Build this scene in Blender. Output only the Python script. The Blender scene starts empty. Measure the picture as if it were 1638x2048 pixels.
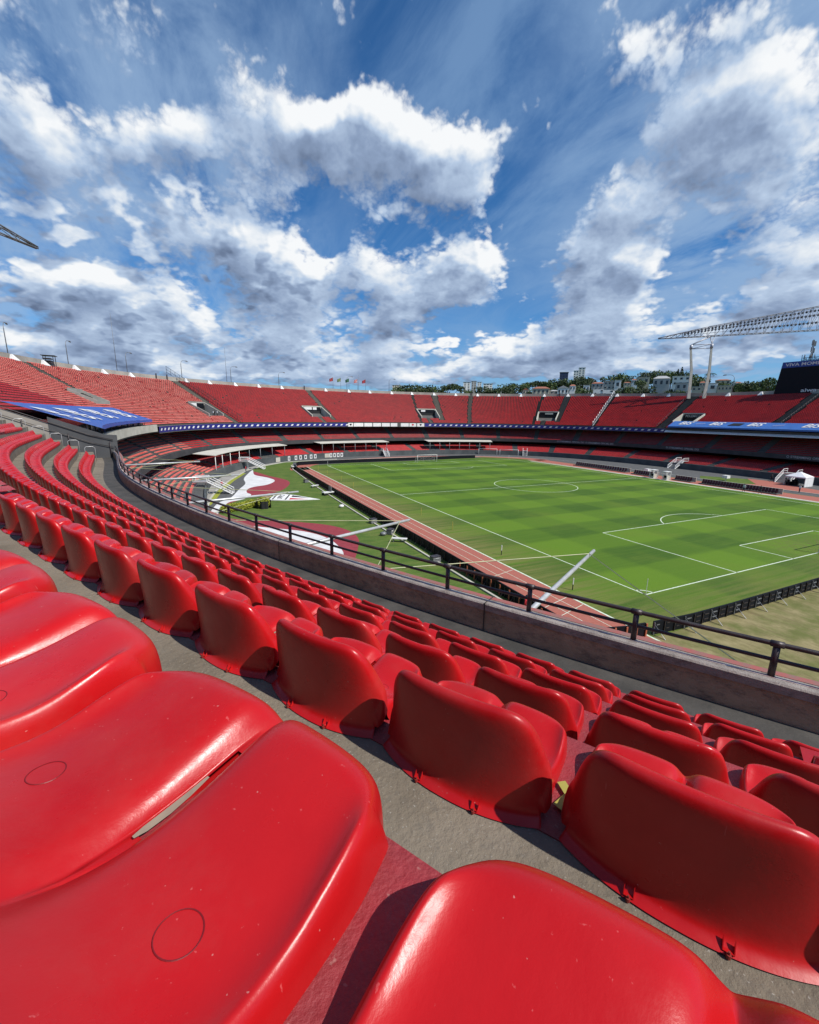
import bpy, math, random
import numpy as np
from mathutils import Vector, Matrix
random.seed(7); rng = np.random.default_rng(7)
S = bpy.context.scene
COL = S.collection
rad = math.radians

# ------------------------------------------------------------------ camera
CAM = np.array([-34.29, -22.85, 15.05]); YAW, PITCH, ROLL, FPX = rad(25.85), rad(-12.57), rad(.88), 862.4
def cam_axes():
    cy, sy, cp, sp = math.cos(YAW), math.sin(YAW), math.cos(PITCH), math.sin(PITCH)
    f = np.array([sy*cp, cy*cp, sp]); r = np.array([cy, -sy, 0.]); u = np.cross(r, f)
    c, s = math.cos(ROLL), math.sin(ROLL)
    return c*r+s*u, -s*r+c*u, f
CR, CU, CF = cam_axes()
cd = bpy.data.cameras.new('camera'); cam = bpy.data.objects.new('camera', cd); COL.objects.link(cam)
cam.matrix_world = Matrix(((CR[0], CU[0], -CF[0], CAM[0]), (CR[1], CU[1], -CF[1], CAM[1]), (CR[2], CU[2], -CF[2], CAM[2]), (0, 0, 0, 1)))
cd.sensor_fit = 'HORIZONTAL'; cd.sensor_width = 36; cd.lens = 36*FPX/1638; cd.clip_start = .05; cd.clip_end = 6000
S.camera = cam
def project(p):
    d = np.asarray(p, float)-CAM; z = d@CF
    return 819+FPX*(d@CR)/z, 1024-FPX*(d@CU)/z, z
# ------------------------------------------------------------------ light
SUN_EL, SUN_ROT = rad(48.5), rad(147)
sl = bpy.data.lights.new('sun', 'SUN'); sl.energy = 5.0; sl.angle = rad(.53); sl.color = (1, .955, .89)
so = bpy.data.objects.new('sun', sl); COL.objects.link(so)
sd = Vector((math.sin(SUN_ROT)*math.cos(SUN_EL), math.cos(SUN_ROT)*math.cos(SUN_EL), math.sin(SUN_EL)))
so.rotation_euler = sd.to_track_quat('Z', 'Y').to_euler(); so.location = (60, -80, 120)
S.view_settings.view_transform = 'Standard'; S.view_settings.look = 'None'; S.view_settings.gamma = 1
S.view_settings.exposure = 0.0
try:
    S.cycles.max_bounces = 6; S.cycles.diffuse_bounces = 3; S.cycles.glossy_bounces = 3
except Exception: pass

# ------------------------------------------------------------------ node helpers
class NT:
    def __init__(s, tree): s.t = tree; s.n = tree.nodes; s.l = tree.links
    def new(s, typ, **kw):
        n = s.n.new(typ)
        for k, v in kw.items(): setattr(n, k, v)
        return n
    def put(s, sock, v):
        if hasattr(v, 'is_output') or isinstance(v, bpy.types.NodeSocket): s.l.new(v, sock)
        else: sock.default_value = v
    def math(s, op, a, b=None, c=None, clamp=False):
        n = s.new('ShaderNodeMath', operation=op); n.use_clamp = clamp
        s.put(n.inputs[0], a)
        if b is not None: s.put(n.inputs[1], b)
        if c is not None: s.put(n.inputs[2], c)
        return n.outputs[0]
    def vm(s, op, a, b=None, out=0):
        n = s.new('ShaderNodeVectorMath', operation=op); s.put(n.inputs[0], a)
        if b is not None: s.put(n.inputs['Scale' if op == 'SCALE' else 1], b)
        return n.outputs[out]
    def noise(s, vec, scale, detail=4, rough=.55, out='Fac', dist=0):
        n = s.new('ShaderNodeTexNoise'); s.put(n.inputs['Scale'], scale); n.inputs['Detail'].default_value = detail
        n.inputs['Roughness'].default_value = rough; n.inputs['Distortion'].default_value = dist
        if vec is not None: s.l.new(vec, n.inputs['Vector'])
        return n.outputs[out]
    def mr(s, v, a, b, c=0., d=1., smooth=False):
        n = s.new('ShaderNodeMapRange'); n.interpolation_type = 'SMOOTHSTEP' if smooth else 'LINEAR'
        s.put(n.inputs[0], v)
        for i, x in enumerate((a, b, c, d)): s.put(n.inputs[i+1], x)
        return n.outputs[0]
    def mix(s, f, a, b, blend='MIX'):
        n = s.new('ShaderNodeMix', data_type='RGBA', blend_type=blend); s.put(n.inputs[0], f)
        s.put(n.inputs[6], a if not isinstance(a, tuple) else (*a[:3], 1)); s.put(n.inputs[7], b if not isinstance(b, tuple) else (*b[:3], 1))
        return n.outputs[2]
    def comb(s, x, y, z):
        n = s.new('ShaderNodeCombineXYZ')
        for i, v in enumerate((x, y, z)): s.put(n.inputs[i], v)
        return n.outputs[0]
    def sep(s, v):
        n = s.new('ShaderNodeSeparateXYZ'); s.l.new(v, n.inputs[0]); return n.outputs

# ------------------------------------------------------------------ world: Nishita sky + clouds in the air above
BL = [(23.6,26.6,10,4.4,1.05), (21.8,30.1,4.8,2.3,0.9), (31.6,26,4,2.8,0.85), (17.9,28.7,4.5,2.2,0.8), (10.9,28.9,4.5,3.1,0.7), (5.4,30.1,3.2,2.5,0.45), (-4.7,24.1,3.2,2.7,0.85), (0.3,26.3,3.7,1.8,0.85), (5.1,26.8,3.5,1.8,0.5), (-12.2,24.1,4.2,3.3,0.8), (-9.4,21.6,3.5,2.9,0.7), (-12.5,17.5,4.7,2.3,0.55), (3.3,23.1,6.4,2,0.5), (10.5,22.8,4.4,3.4,0.6), (2.4,18.5,7,2.7,0.9), (11.7,13,6.3,4.7,1), (9.1,16.8,4.4,2.9,0.7), (-6.5,9.3,9.8,3.4,1.05), (-11.4,12.2,4.6,2.2,0.8), (-3.4,13.4,5.6,2.3,0.7), (30.6,15.7,7.5,3.2,1.05), (31.7,17.7,3.6,1.7,0.7), (26.4,13.2,3.4,1.5,0.8), (19.1,17.5,3.6,2.5,0.85), (21.8,14.1,3,2.6,0.5), (23.7,10,5,2.5,0.85), (20.6,6.7,7.5,2.1,0.8), (49,18.9,4.8,4,0.9), (46.5,14.5,4.8,3.5,0.85), (51.5,14.6,3,2.8,0.6), (57.3,23.9,8.8,4.4,0.85), (52.8,30.4,8.3,3.8,0.7), (60.6,26.4,4.2,3,0.65), (39.2,8,7.1,2.7,0.9), (47,8.9,6,2.4,0.8), (48.9,11.4,4.7,2,0.7), (65.2,12.8,4.4,3.1,1.05), (60,9,7.7,2.4,0.7), (8.5,7.4,6.3,2.5,0.75), (-10.2,6.5,7.4,1.7,0.8), (62.9,17.9,4.5,2.8,0.6), (-7.7,13.5,1.1,0.7,0.8), (0.7,4.5,8.3,1.5,0.7), (47.3,6.4,14,1.5,0.7), (11.9,4.7,11.9,1.2,0.6), (-7.9,5,7,1.1,0.9), (9.6,4.7,9.9,1.2,0.9), (21.8,5.3,6.9,1.5,0.8), (35.7,5.8,8.5,1.5,0.9), (51,6.5,8.2,1.3,0.8), (59.9,6.4,4.7,1.5,0.7), (-11.5,30.1,3.1,2.5,0.6), (-4.1,31.6,2.9,2.6,0.45), (20.2,34.1,1.6,0.8,0.45), (15.5,21.5,2.6,2.7,-0.7), (38,23.8,2.8,4.6,-0.6), (28.4,33.8,8.7,2.5,-0.5), (15.3,32.9,4.3,1.9,-0.4), (-6.9,16.8,2.5,1.3,-0.4), (-7.3,25.5,1.6,2.7,-0.45), (-2.4,22.4,2.7,1,-0.3), (12.5,18.1,3.4,1.4,-0.3), (53.6,20,2.8,2.1,-0.4), (40.9,15.4,3.4,2.5,-0.4), (47.2,28.9,2.9,2.1,-0.35), (34.2,11.4,7.2,2.2,-0.3), (-13,8.9,2.3,1.1,-0.5)]
def cloud_group():
    g = bpy.data.node_groups.new('cloud_density', 'ShaderNodeTree')
    g.interface.new_socket('Dir', in_out='INPUT', socket_type='NodeSocketVector')
    g.interface.new_socket('Shift', in_out='INPUT', socket_type='NodeSocketVector')
    g.interface.new_socket('D', in_out='OUTPUT', socket_type='NodeSocketFloat')
    g.interface.new_socket('Smooth', in_out='OUTPUT', socket_type='NodeSocketFloat')
    T = NT(g); gi = T.new('NodeGroupInput'); go = T.new('NodeGroupOutput')
    d = gi.outputs[0]; x, y, z = T.sep(d)
    az = T.math('MULTIPLY', T.math('ARCTAN2', x, y), 57.2958)
    el = T.math('MULTIPLY', T.math('ARCSINE', T.math('MAXIMUM', z, .002)), 57.2958)
    P = T.vm('ADD', T.comb(az, el, 0), gi.outputs[1])
    px, py, pz = T.sep(P)
    # flat cloud deck coordinates: detail shrinks towards the horizon
    k = T.math('DIVIDE', 9., T.math('ADD', py, 9.))
    k2 = T.math('ADD', T.math('MULTIPLY', k, 2.2), .55)
    nv = T.comb(T.math('MULTIPLY', px, .085), T.math('MULTIPLY', T.math('LOGARITHM', T.math('ADD', T.math('MAXIMUM', py, 0), 15.), 2.718), 4.3), .37)
    w = T.vm('SUBTRACT', T.noise(nv, 1.7, 3, .5, 'Color'), (.5, .5, .5))
    Pw = T.vm('ADD', P, T.vm('MULTIPLY', w, (4.6, 3.4, 0)))
    w2 = T.vm('SUBTRACT', T.noise(nv, 6.5, 2, .5, 'Color'), (.5, .5, .5))
    Pw = T.vm('ADD', Pw, T.vm('MULTIPLY', w2, (2.6, 1.6, 0)))
    acc = None
    for (cx, cy, rx, ry, s) in BL:
        q = T.vm('MULTIPLY', T.vm('SUBTRACT', Pw, (cx, cy, 0)), (1/rx, 1/ry, 0))
        l = T.vm('DOT_PRODUCT', q, q, out=1)
        v = T.math('MULTIPLY_ADD', l, -.36, 1., clamp=True)
        v = T.math('MULTIPLY', T.math('MULTIPLY', v, v), s)
        acc = v if acc is None else T.math('ADD', acc, v)
    # elsewhere round the horizon: scattered cumulus of the same kind
    away = T.mr(T.math('ABSOLUTE', T.math('SUBTRACT', px, 26.)), 44., 60.)
    hi = T.mr(py, 36., 48.)
    oth = T.math('MULTIPLY', T.math('MAXIMUM', away, hi), T.mr(T.noise(nv, 1.3, 2), .54, .70, 0, .7))
    acc = T.math('MINIMUM', T.math('MULTIPLY', T.math('ADD', acc, oth), .95), 1.05)
    small = T.math('MULTIPLY', T.mr(T.noise(nv, 4.2, 2, .5), .50, .66, 0, .62), T.math('MULTIPLY', T.mr(py, 30., 16., .25, 1.), T.mr(px, 30, 10, .6, 1.)))
    acc = T.math('MAXIMUM', acc, T.math('ADD', T.math('MULTIPLY', acc, .72), small))
    n1 = T.noise(nv, 2.3, 9, .58)
    n2 = T.noise(nv, 7.5, 6, .6, dist=.2)
    pf = T.math('ABSOLUTE', T.math('SUBTRACT', T.noise(nv, 4.6, 2, .5), .5))
    pf2 = T.math('ABSOLUTE', T.math('SUBTRACT', T.noise(nv, 11., 3, .5), .5))
    D = T.math('ADD', acc, T.math('MULTIPLY', T.math('SUBTRACT', n1, .5), 1.45))
    lowk = T.mr(py, 3., 17., 2.1, 1.)
    D = T.math('ADD', D, T.math('MULTIPLY', T.math('MULTIPLY', T.math('SUBTRACT', n2, .5), .35), lowk))
    D = T.math('ADD', D, T.math('MULTIPLY', T.math('MULTIPLY', T.math('SUBTRACT', pf, .07), 1.5), lowk))
    D = T.math('ADD', D, T.math('MULTIPLY', T.math('SUBTRACT', pf2, .07), .8))
    T.l.new(D, go.inputs[0])
    T.l.new(T.math('ADD', acc, T.math('MULTIPLY', T.math('SUBTRACT', T.noise(nv, 2.3, 4, .5), .5), T.math('MULTIPLY_ADD', pf, .0, 1.45))), go.inputs[1])
    return g
W = bpy.data.worlds.new('World'); S.world = W; W.use_nodes = True
T = NT(W.node_tree); T.n.clear()
wo = T.new('ShaderNodeOutputWorld'); bg = T.new('ShaderNodeBackground'); T.l.new(bg.outputs[0], wo.inputs[0])
bg.inputs[1].default_value = .1
sky = T.new('ShaderNodeTexSky'); sky.sky_type = 'NISHITA'; sky.sun_disc = False
sky.sun_elevation = SUN_EL; sky.sun_rotation = SUN_ROT; sky.altitude = 760; sky.air_density = 1.0; sky.dust_density = .6; sky.ozone_density = 3.0
tc = T.new('ShaderNodeTexCoord'); D_ = tc.outputs['Generated']
cg = cloud_group()
def dens(shift):
    n = T.new('ShaderNodeGroup'); n.node_tree = cg; T.l.new(D_, n.inputs[0]); n.inputs[1].default_value = shift; return n.outputs
(d0, s0), (d1, s1) = dens((0, 0, 0)), dens((1.5, 2.2, 0))
x, y, z = T.sep(D_)
alpha = T.mr(d0, .22, .78, 0, 1, True)
light = T.math('ADD', T.math('MULTIPLY', T.math('SUBTRACT', s0, s1), .50), .60)
light = T.math('ADD', light, T.math('MULTIPLY', T.math('SUBTRACT', d0, d1), .36))
light = T.math('MULTIPLY_ADD', light, .74, .12)
light = T.math('ADD', light, T.mr(d0, .55, 1.45, .02, -.20), clamp=True)
cr = T.new('ShaderNodeValToRGB'); T.l.new(light, cr.inputs[0])
e = cr.color_ramp.elements; e[0].position = .08; e[0].color = (.13, .18, .29, 1); e[1].position = .98; e[1].color = (.93, .95, .97, 1)
m = e.new(.40); m.color = (.27, .36, .53, 1); m = e.new(.66); m.color = (.48, .60, .78, 1); m = e.new(.84); m.color = (.76, .82, .89, 1)
ccol = T.vm('SCALE', cr.outputs[0], 10.)
skyc = T.vm('MULTIPLY', sky.outputs[0], (.36, .82, 1.18))
zz = T.math('ADD', T.math('MAXIMUM', z, 0), .22)
cv = T.comb(T.math('DIVIDE', x, zz), T.math('DIVIDE', y, zz), 0)
mp = T.new('ShaderNodeMapping'); T.l.new(cv, mp.inputs[0]); mp.inputs['Rotation'].default_value = (0, 0, rad(-38)); mp.inputs['Scale'].default_value = (1.5, .75, 1)
# thin veil of high cloud, and a milky layer between the cumulus
veil = T.mr(T.noise(mp.outputs[0], 1.5, 8, .62, dist=.9), .40, .72, 0, .55, True)
skyc = T.mix(veil, skyc, (2.5, 4.1, 6.5))
az = T.math('MULTIPLY', T.math('ARCTAN2', x, y), 57.2958); el = T.math('MULTIPLY', T.math('ARCSINE', z), 57.2958)
side = T.math('MULTIPLY', T.math('MAXIMUM', T.mr(az, 22, 4), T.mr(az, 36, 54)), T.mr(T.math('ABSOLUTE', T.math('SUBTRACT', az, 26)), 50, 66, 1, 0))
lay = T.math('MULTIPLY', side, T.mr(T.noise(mp.outputs[0], 2.7, 7, .6, dist=.4), .32, .62, 0, .72, True))
lay = T.math('MAXIMUM', lay, T.mr(el, 14, 1, 0, .5))
skyc = T.mix(lay, skyc, (3.2, 4.7, 6.9))
alpha = T.math('MULTIPLY', alpha, T.mr(el, 1.2, 4.5, .35, 1))
fin = T.mix(alpha, skyc, ccol)
T.l.new(fin, bg.inputs[0])
try: W.cycles.sampling_method = 'MANUAL'; W.cycles.sample_map_resolution = 512
except Exception: pass

# ------------------------------------------------------------------ materials
MATS = {}
def mat(name, c1, c2=None, scale=3., rough=.7, bump=0., bscale=None, metal=0., detail=5, spec=None, lo=.35, hi=.65, coat=0., extra=None):
    if name in MATS: return MATS[name]
    m = bpy.data.materials.new(name); m.use_nodes = True; T = NT(m.node_tree)
    b = m.node_tree.nodes['Principled BSDF']; b.inputs['Roughness'].default_value = rough; b.inputs['Metallic'].default_value = metal
    if spec is not None: b.inputs['Specular IOR Level'].default_value = spec
    if coat: b.inputs['Coat Weight'].default_value = coat; b.inputs['Coat Roughness'].default_value = .12
    tc = T.new('ShaderNodeTexCoord'); v = tc.outputs['Object']
    c2 = c2 or tuple(x*.75 for x in c1)
    f = T.mr(T.noise(v, scale, detail, .6), lo, hi)
    col = T.mix(f, tuple(c2), tuple(c1))
    if extra: col = extra(T, v, col, b)
    T.l.new(col, b.inputs['Base Color'])
    if bump:
        bn = T.new('ShaderNodeBump'); bn.inputs['Strength'].default_value = bump; bn.inputs['Distance'].default_value = .02
        T.l.new(T.noise(v, bscale or scale*6, 6, .65), bn.inputs['Height']); T.l.new(bn.outputs[0], b.inputs['Normal'])
    MATS[name] = m; return m
def specks(amount, color, scale=160., thr=.74):
    def f(T, v, col, b):
        k = T.mr(T.noise(v, scale, 2, .5), thr, thr+.03, 0, amount)
        return T.mix(k, col, color)
    return f
def plastic_extra(T, v, col, b):
    geo = T.new('ShaderNodeNewGeometry'); P = geo.outputs['Position']
    oi = T.new('ShaderNodeObjectInfo')
    # dust settled in patches, fine scratches and grit
    dust = T.mr(T.noise(P, 3.2, 7, .68), .5, .80, 0, .26)
    col = T.mix(dust, col, (.40, .10, .085))
    mp = T.new('ShaderNodeMapping'); T.l.new(P, mp.inputs[0]); mp.inputs['Scale'].default_value = (60, 60, 7); mp.inputs['Rotation'].default_value = (.5, .3, .8)
    scr = T.mr(T.noise(mp.outputs[0], 2.2, 3, .6), .70, .74, 0, .35)
    col = T.mix(scr, col, (.72, .18, .17))
    sp = T.mr(T.noise(P, 150., 1, .4), .80, .82, 0, .5)
    col = T.mix(sp, col, (.60, .32, .28))
    hs = T.new('ShaderNodeHueSaturation'); T.l.new(T.mr(oi.outputs['Random'], 0, 1, .86, 1.06), hs.inputs['Value']); T.l.new(col, hs.inputs['Color'])
    ro = T.math('ADD', T.mr(T.noise(P, 5., 6, .7), .3, .75, .22, .42), T.math('MULTIPLY', dust, .5))
    T.l.new(ro, b.inputs['Roughness'])
    return hs.outputs[0]
M_RED = mat('red_plastic', (.50, .009, .011), (.42, .006, .008), 4, .28, .05, 30, spec=.34, extra=plastic_extra)
M_REDFAR = mat('red_plastic_far', (.50, .014, .015), (.36, .010, .012), .35, .5, spec=.4, extra=lambda T, v, col, b: T.mix(T.mr(T.noise(v, 1.6, 3, .7), .5, .62, 0, .4), col, (.24, .010, .012)))
M_SUNLIT = mat('sunlit_red_plastic', (.66, .17, .135), (.54, .085, .065), .5, .6, spec=.3)  # pink of the sunlit west rows put into the plastic colour
M_CAP = mat('cap_ring', (.20, .005, .008), None, 10, .5)
M_BOLT = mat('rusty_bolt', (.32, .02, .015), (.16, .02, .015), 60, .6)
def conc_extra(T, v, col, b):
    k = T.mr(T.noise(v, 26., 7, .75), .52, .70, 0, .55); col = T.mix(k, col, (.13, .118, .10))
    k = T.mr(T.noise(v, 140., 2, .5), .66, .72, 0, .5); col = T.mix(k, col, (.42, .40, .36))
    k = T.mr(T.noise(v, 1.1, 5, .7), .50, .72, 0, .5); return T.mix(k, col, (.17, .15, .13))
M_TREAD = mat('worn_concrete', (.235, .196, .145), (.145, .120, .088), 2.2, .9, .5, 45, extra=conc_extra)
def par_extra(T, v, col, b):
    mp = T.new('ShaderNodeMapping'); T.l.new(v, mp.inputs[0]); mp.inputs['Scale'].default_value = (2.5, 2.5, 5)
    k = T.mr(T.noise(mp.outputs[0], 2.2, 7, .7), .48, .66, 0, .7); col = T.mix(k, col, (.105, .082, .07))
    k = T.mr(T.noise(v, 45., 4, .65), .56, .66, 0, .4); return T.mix(k, col, (.36, .33, .30))
M_PAR = mat('stained_parapet_concrete', (.40, .29, .195), (.27, .19, .125), 1.5, .92, .6, 30, extra=par_extra)
M_PARCAP = mat('parapet_cap_concrete', (.34, .30, .27), (.22, .19, .17), 3, .9, .6, 40, extra=par_extra)
M_REDPAINT = mat('worn_red_floor_paint', (.32, .022, .03), (.20, .03, .032), 7, .6, .4, 60, extra=specks(.45, (.36, .20, .17), 75, .69))
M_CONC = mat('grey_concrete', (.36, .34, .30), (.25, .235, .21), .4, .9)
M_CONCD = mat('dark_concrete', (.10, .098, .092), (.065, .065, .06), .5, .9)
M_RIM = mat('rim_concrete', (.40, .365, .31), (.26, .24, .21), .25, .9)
M_BLACK = mat('flat_black', (.012, .012, .013), (.007, .007, .008), 1, .8)
M_STEEL = mat('dark_painted_steel', (.035, .028, .030), (.055, .045, .045), 9, .42, .15, 60, metal=.25)
M_GALV = mat('galvanised_steel', (.62, .62, .60), (.48, .48, .47), 4, .38, metal=.35)
M_GREYM = mat('grey_painted_steel', (.22, .23, .24), (.16, .165, .17), 4, .5, metal=.3)
M_WHITE = mat('white_paint', (.78, .77, .74), (.66, .65, .62), 1.2, .6)
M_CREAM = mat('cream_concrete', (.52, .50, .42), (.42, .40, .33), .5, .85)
M_BLUE = mat('blue_tarpaulin', (.014, .085, .37), (.012, .070, .32), .3, .45, .3, 3)
M_BLUEL = mat('light_blue_tarpaulin', (.05, .16, .46), (.04, .13, .38), .4, .5, .3, 3)
M_NAVY = mat('navy_banner', (.018, .022, .20), (.012, .014, .13), .6, .5)
M_SCREEN = mat('led_screen_black', (.006, .007, .011), (.004, .005, .008), 2, .6, spec=.2)
M_ASPH = mat('asphalt', (.105, .105, .10), (.07, .07, .068), 1.2, .9, extra=specks(.3, (.16, .155, .15), 14, .6))
def track_extra(T, v, col, b):
    k = T.mr(T.noise(v, .5, 6, .7), .5, .7, 0, .4); return T.mix(k, col, (.33, .12, .10))
M_TRACK = mat('red_running_track', (.40, .125, .085), (.33, .10, .068), 5, .85, extra=track_extra)
M_SWR = mat('red_painted_asphalt', (.30, .035, .045), (.235, .028, .036), 1.5, .8)
M_SWW = mat('white_painted_asphalt', (.72, .71, .69), (.58, .57, .55), .6, .8)
M_TENT = mat('white_fabric', (.80, .80, .79), (.70, .70, .70), 1, .6)
M_ORANGE = mat('orange_brace', (.40, .11, .05), None, 3, .7)
M_YEL = mat('yellow_paint', (.40, .36, .07), None, 3, .7)
M_SKIN = mat('skin', (.34, .19, .13), None, 3, .6)
M_CLR = mat('red_cloth', (.55, .02, .03), None, 6, .8); M_CLD = mat('dark_cloth', (.02, .022, .03), None, 6, .85); M_CLW = mat('white_cloth', (.7, .7, .7), None, 6, .8)
M_HAIR = mat('dark_hair', (.015, .01, .008), None, 20, .6)
M_GLASS = mat('dark_window_glass', (.03, .035, .045), (.02, .022, .03), 2, .15)
M_TILE = mat('terracotta_roof', (.36, .14, .08), (.25, .09, .05), 2, .85)
M_ROOFG = mat('pale_roof', (.42, .42, .41), (.32, .32, .31), 1, .8)
M_WALLW = mat('white_house_wall', (.82, .80, .75), (.74, .72, .67), .3, .9)
M_WALLG = mat('grey_house_wall', (.50, .47, .43), (.40, .38, .35), .3, .9)
M_WALLC = mat('cream_house_wall', (.55, .49, .38), (.46, .41, .31), .3, .9)
M_BARK = mat('bark', (.07, .05, .035), (.045, .032, .022), 3, .9)
def leafmat(name, a, b_):
    def ex(T, v, col, b):
        return T.mix(T.mr(T.noise(v, 1.4, 3, .6), .4, .65), col, b_)
    return mat(name, a, tuple(x*.6 for x in a), 6, .75, extra=ex)
M_LEAF1 = leafmat('dark_foliage', (.055, .085, .022), (.030, .050, .014))
M_LEAF2 = leafmat('mid_foliage', (.10, .15, .035), (.055, .09, .022))
M_LEAF3 = leafmat('yellow_green_foliage', (.38, .40, .03), (.24, .27, .025))
def pitch_mat():
    m = bpy.data.materials.new('mown_pitch_grass'); m.use_nodes = True; T = NT(m.node_tree); b = T.n['Principled BSDF']
    b.inputs['Roughness'].default_value = .85; b.inputs['Specular IOR Level'].default_value = .25
    g = T.new('ShaderNodeNewGeometry').outputs['Position']; x, y, z = T.sep(g)
    def band(c, w, off, wob):
        c = T.math('ADD', c, T.math('MULTIPLY', T.math('SUBTRACT', T.noise(g, wob, 2), .5), .8))
        s = T.math('SINE', T.math('MULTIPLY', T.math('SUBTRACT', c, off), math.pi/w))
        return T.mr(s, -.32, .32, 0, 1, True)
    by = band(y, 5.5, 0, .3); bx = band(x, 6.8, 0, .3)
    f = T.math('ADD', T.math('MULTIPLY', by, .62), T.math('MULTIPLY', bx, .38))
    col = T.mix(f, (.048, .110, .006), (.114, .212, .010))
    st = T.new('ShaderNodeMapping'); T.l.new(g, st.inputs[0]); st.inputs['Scale'].default_value = (.10, 2.2, 1)
    col = T.mix(T.mr(T.noise(st.outputs[0], 1.0, 5, .65), .45, .72, 0, .38), col, (.130, .225, .016))
    col = T.mix(T.mr(T.noise(g, .11, 6, .65), .5, .75, 0, .55), col, (.140, .190, .020))
    # worn, yellower margins outside the touchlines
    edge = T.math('MAXIMUM', T.mr(x, 1.5, -5.5), T.mr(y, 1., -6.))
    edge = T.math('MULTIPLY', edge, T.mr(T.noise(st.outputs[0], .8, 6, .7), .36, .56, 0, .8))
    col = T.mix(edge, col, (.20, .185, .055))
    goalm = T.mr(T.vm('LENGTH', T.vm('MULTIPLY', T.vm('SUBTRACT', g, (34, 1.5, 0)), (.11, .22, 0)), out=1), .3, 1.3, 1, 0)
    col = T.mix(T.math('MULTIPLY', goalm, T.mr(T.noise(g, 1.3, 6, .7), .4, .62, 0, .75)), col, (.135, .125, .04))
    col = T.mix(T.mr(T.noise(g, 9, 5, .7), .35, .7, 0, .30), col, (.030, .062, .010))
    T.l.new(col, b.inputs['Base Color'])
    bn = T.new('ShaderNodeBump'); bn.inputs['Strength'].default_value = .6; bn.inputs['Distance'].default_value = .05
    T.l.new(T.noise(g, 7, 5, .7), bn.inputs['Height']); T.l.new(bn.outputs[0], b.inputs['Normal'])
    return m
M_PITCH = pitch_mat()
def grass_extra(T, v, col, b):
    st = T.new('ShaderNodeMapping'); T.l.new(v, st.inputs[0]); st.inputs['Scale'].default_value = (.25, 1.4, 1); st.inputs['Rotation'].default_value = (0, 0, .25)
    col = T.mix(T.mr(T.noise(st.outputs[0], .8, 6, .7), .46, .68, 0, .75), col, (.175, .185, .05))
    return T.mix(T.mr(T.noise(v, 4, 6, .75), .45, .65, 0, .45), col, (.042, .075, .013))
M_GRASS = mat('rough_lawn_grass', (.105, .165, .028), (.062, .118, .018), .5, .9, .5, 8, spec=.2, extra=grass_extra)
def dry_extra(T, v, col, b):
    col = T.mix(T.mr(T.noise(v, .28, 6, .7), .45, .62, 0, .85), col, (.115, .135, .035))
    st = T.new('ShaderNodeMapping'); T.l.new(v, st.inputs[0]); st.inputs['Scale'].default_value = (3, .35, 1); st.inputs['Rotation'].default_value = (0, 0, .9)
    return T.mix(T.mr(T.noise(st.outputs[0], .7, 6, .7), .5, .66, 0, .55), col, (.14, .10, .055))
M_DRY = mat('dry_worn_grass', (.30, .25, .125), (.20, .175, .075), .8, .95, .6, 9, spec=.15, extra=dry_extra)
M_LINE = mat('pitch_line_paint', (.74, .78, .66), (.50, .60, .40), 3, .8)

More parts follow.
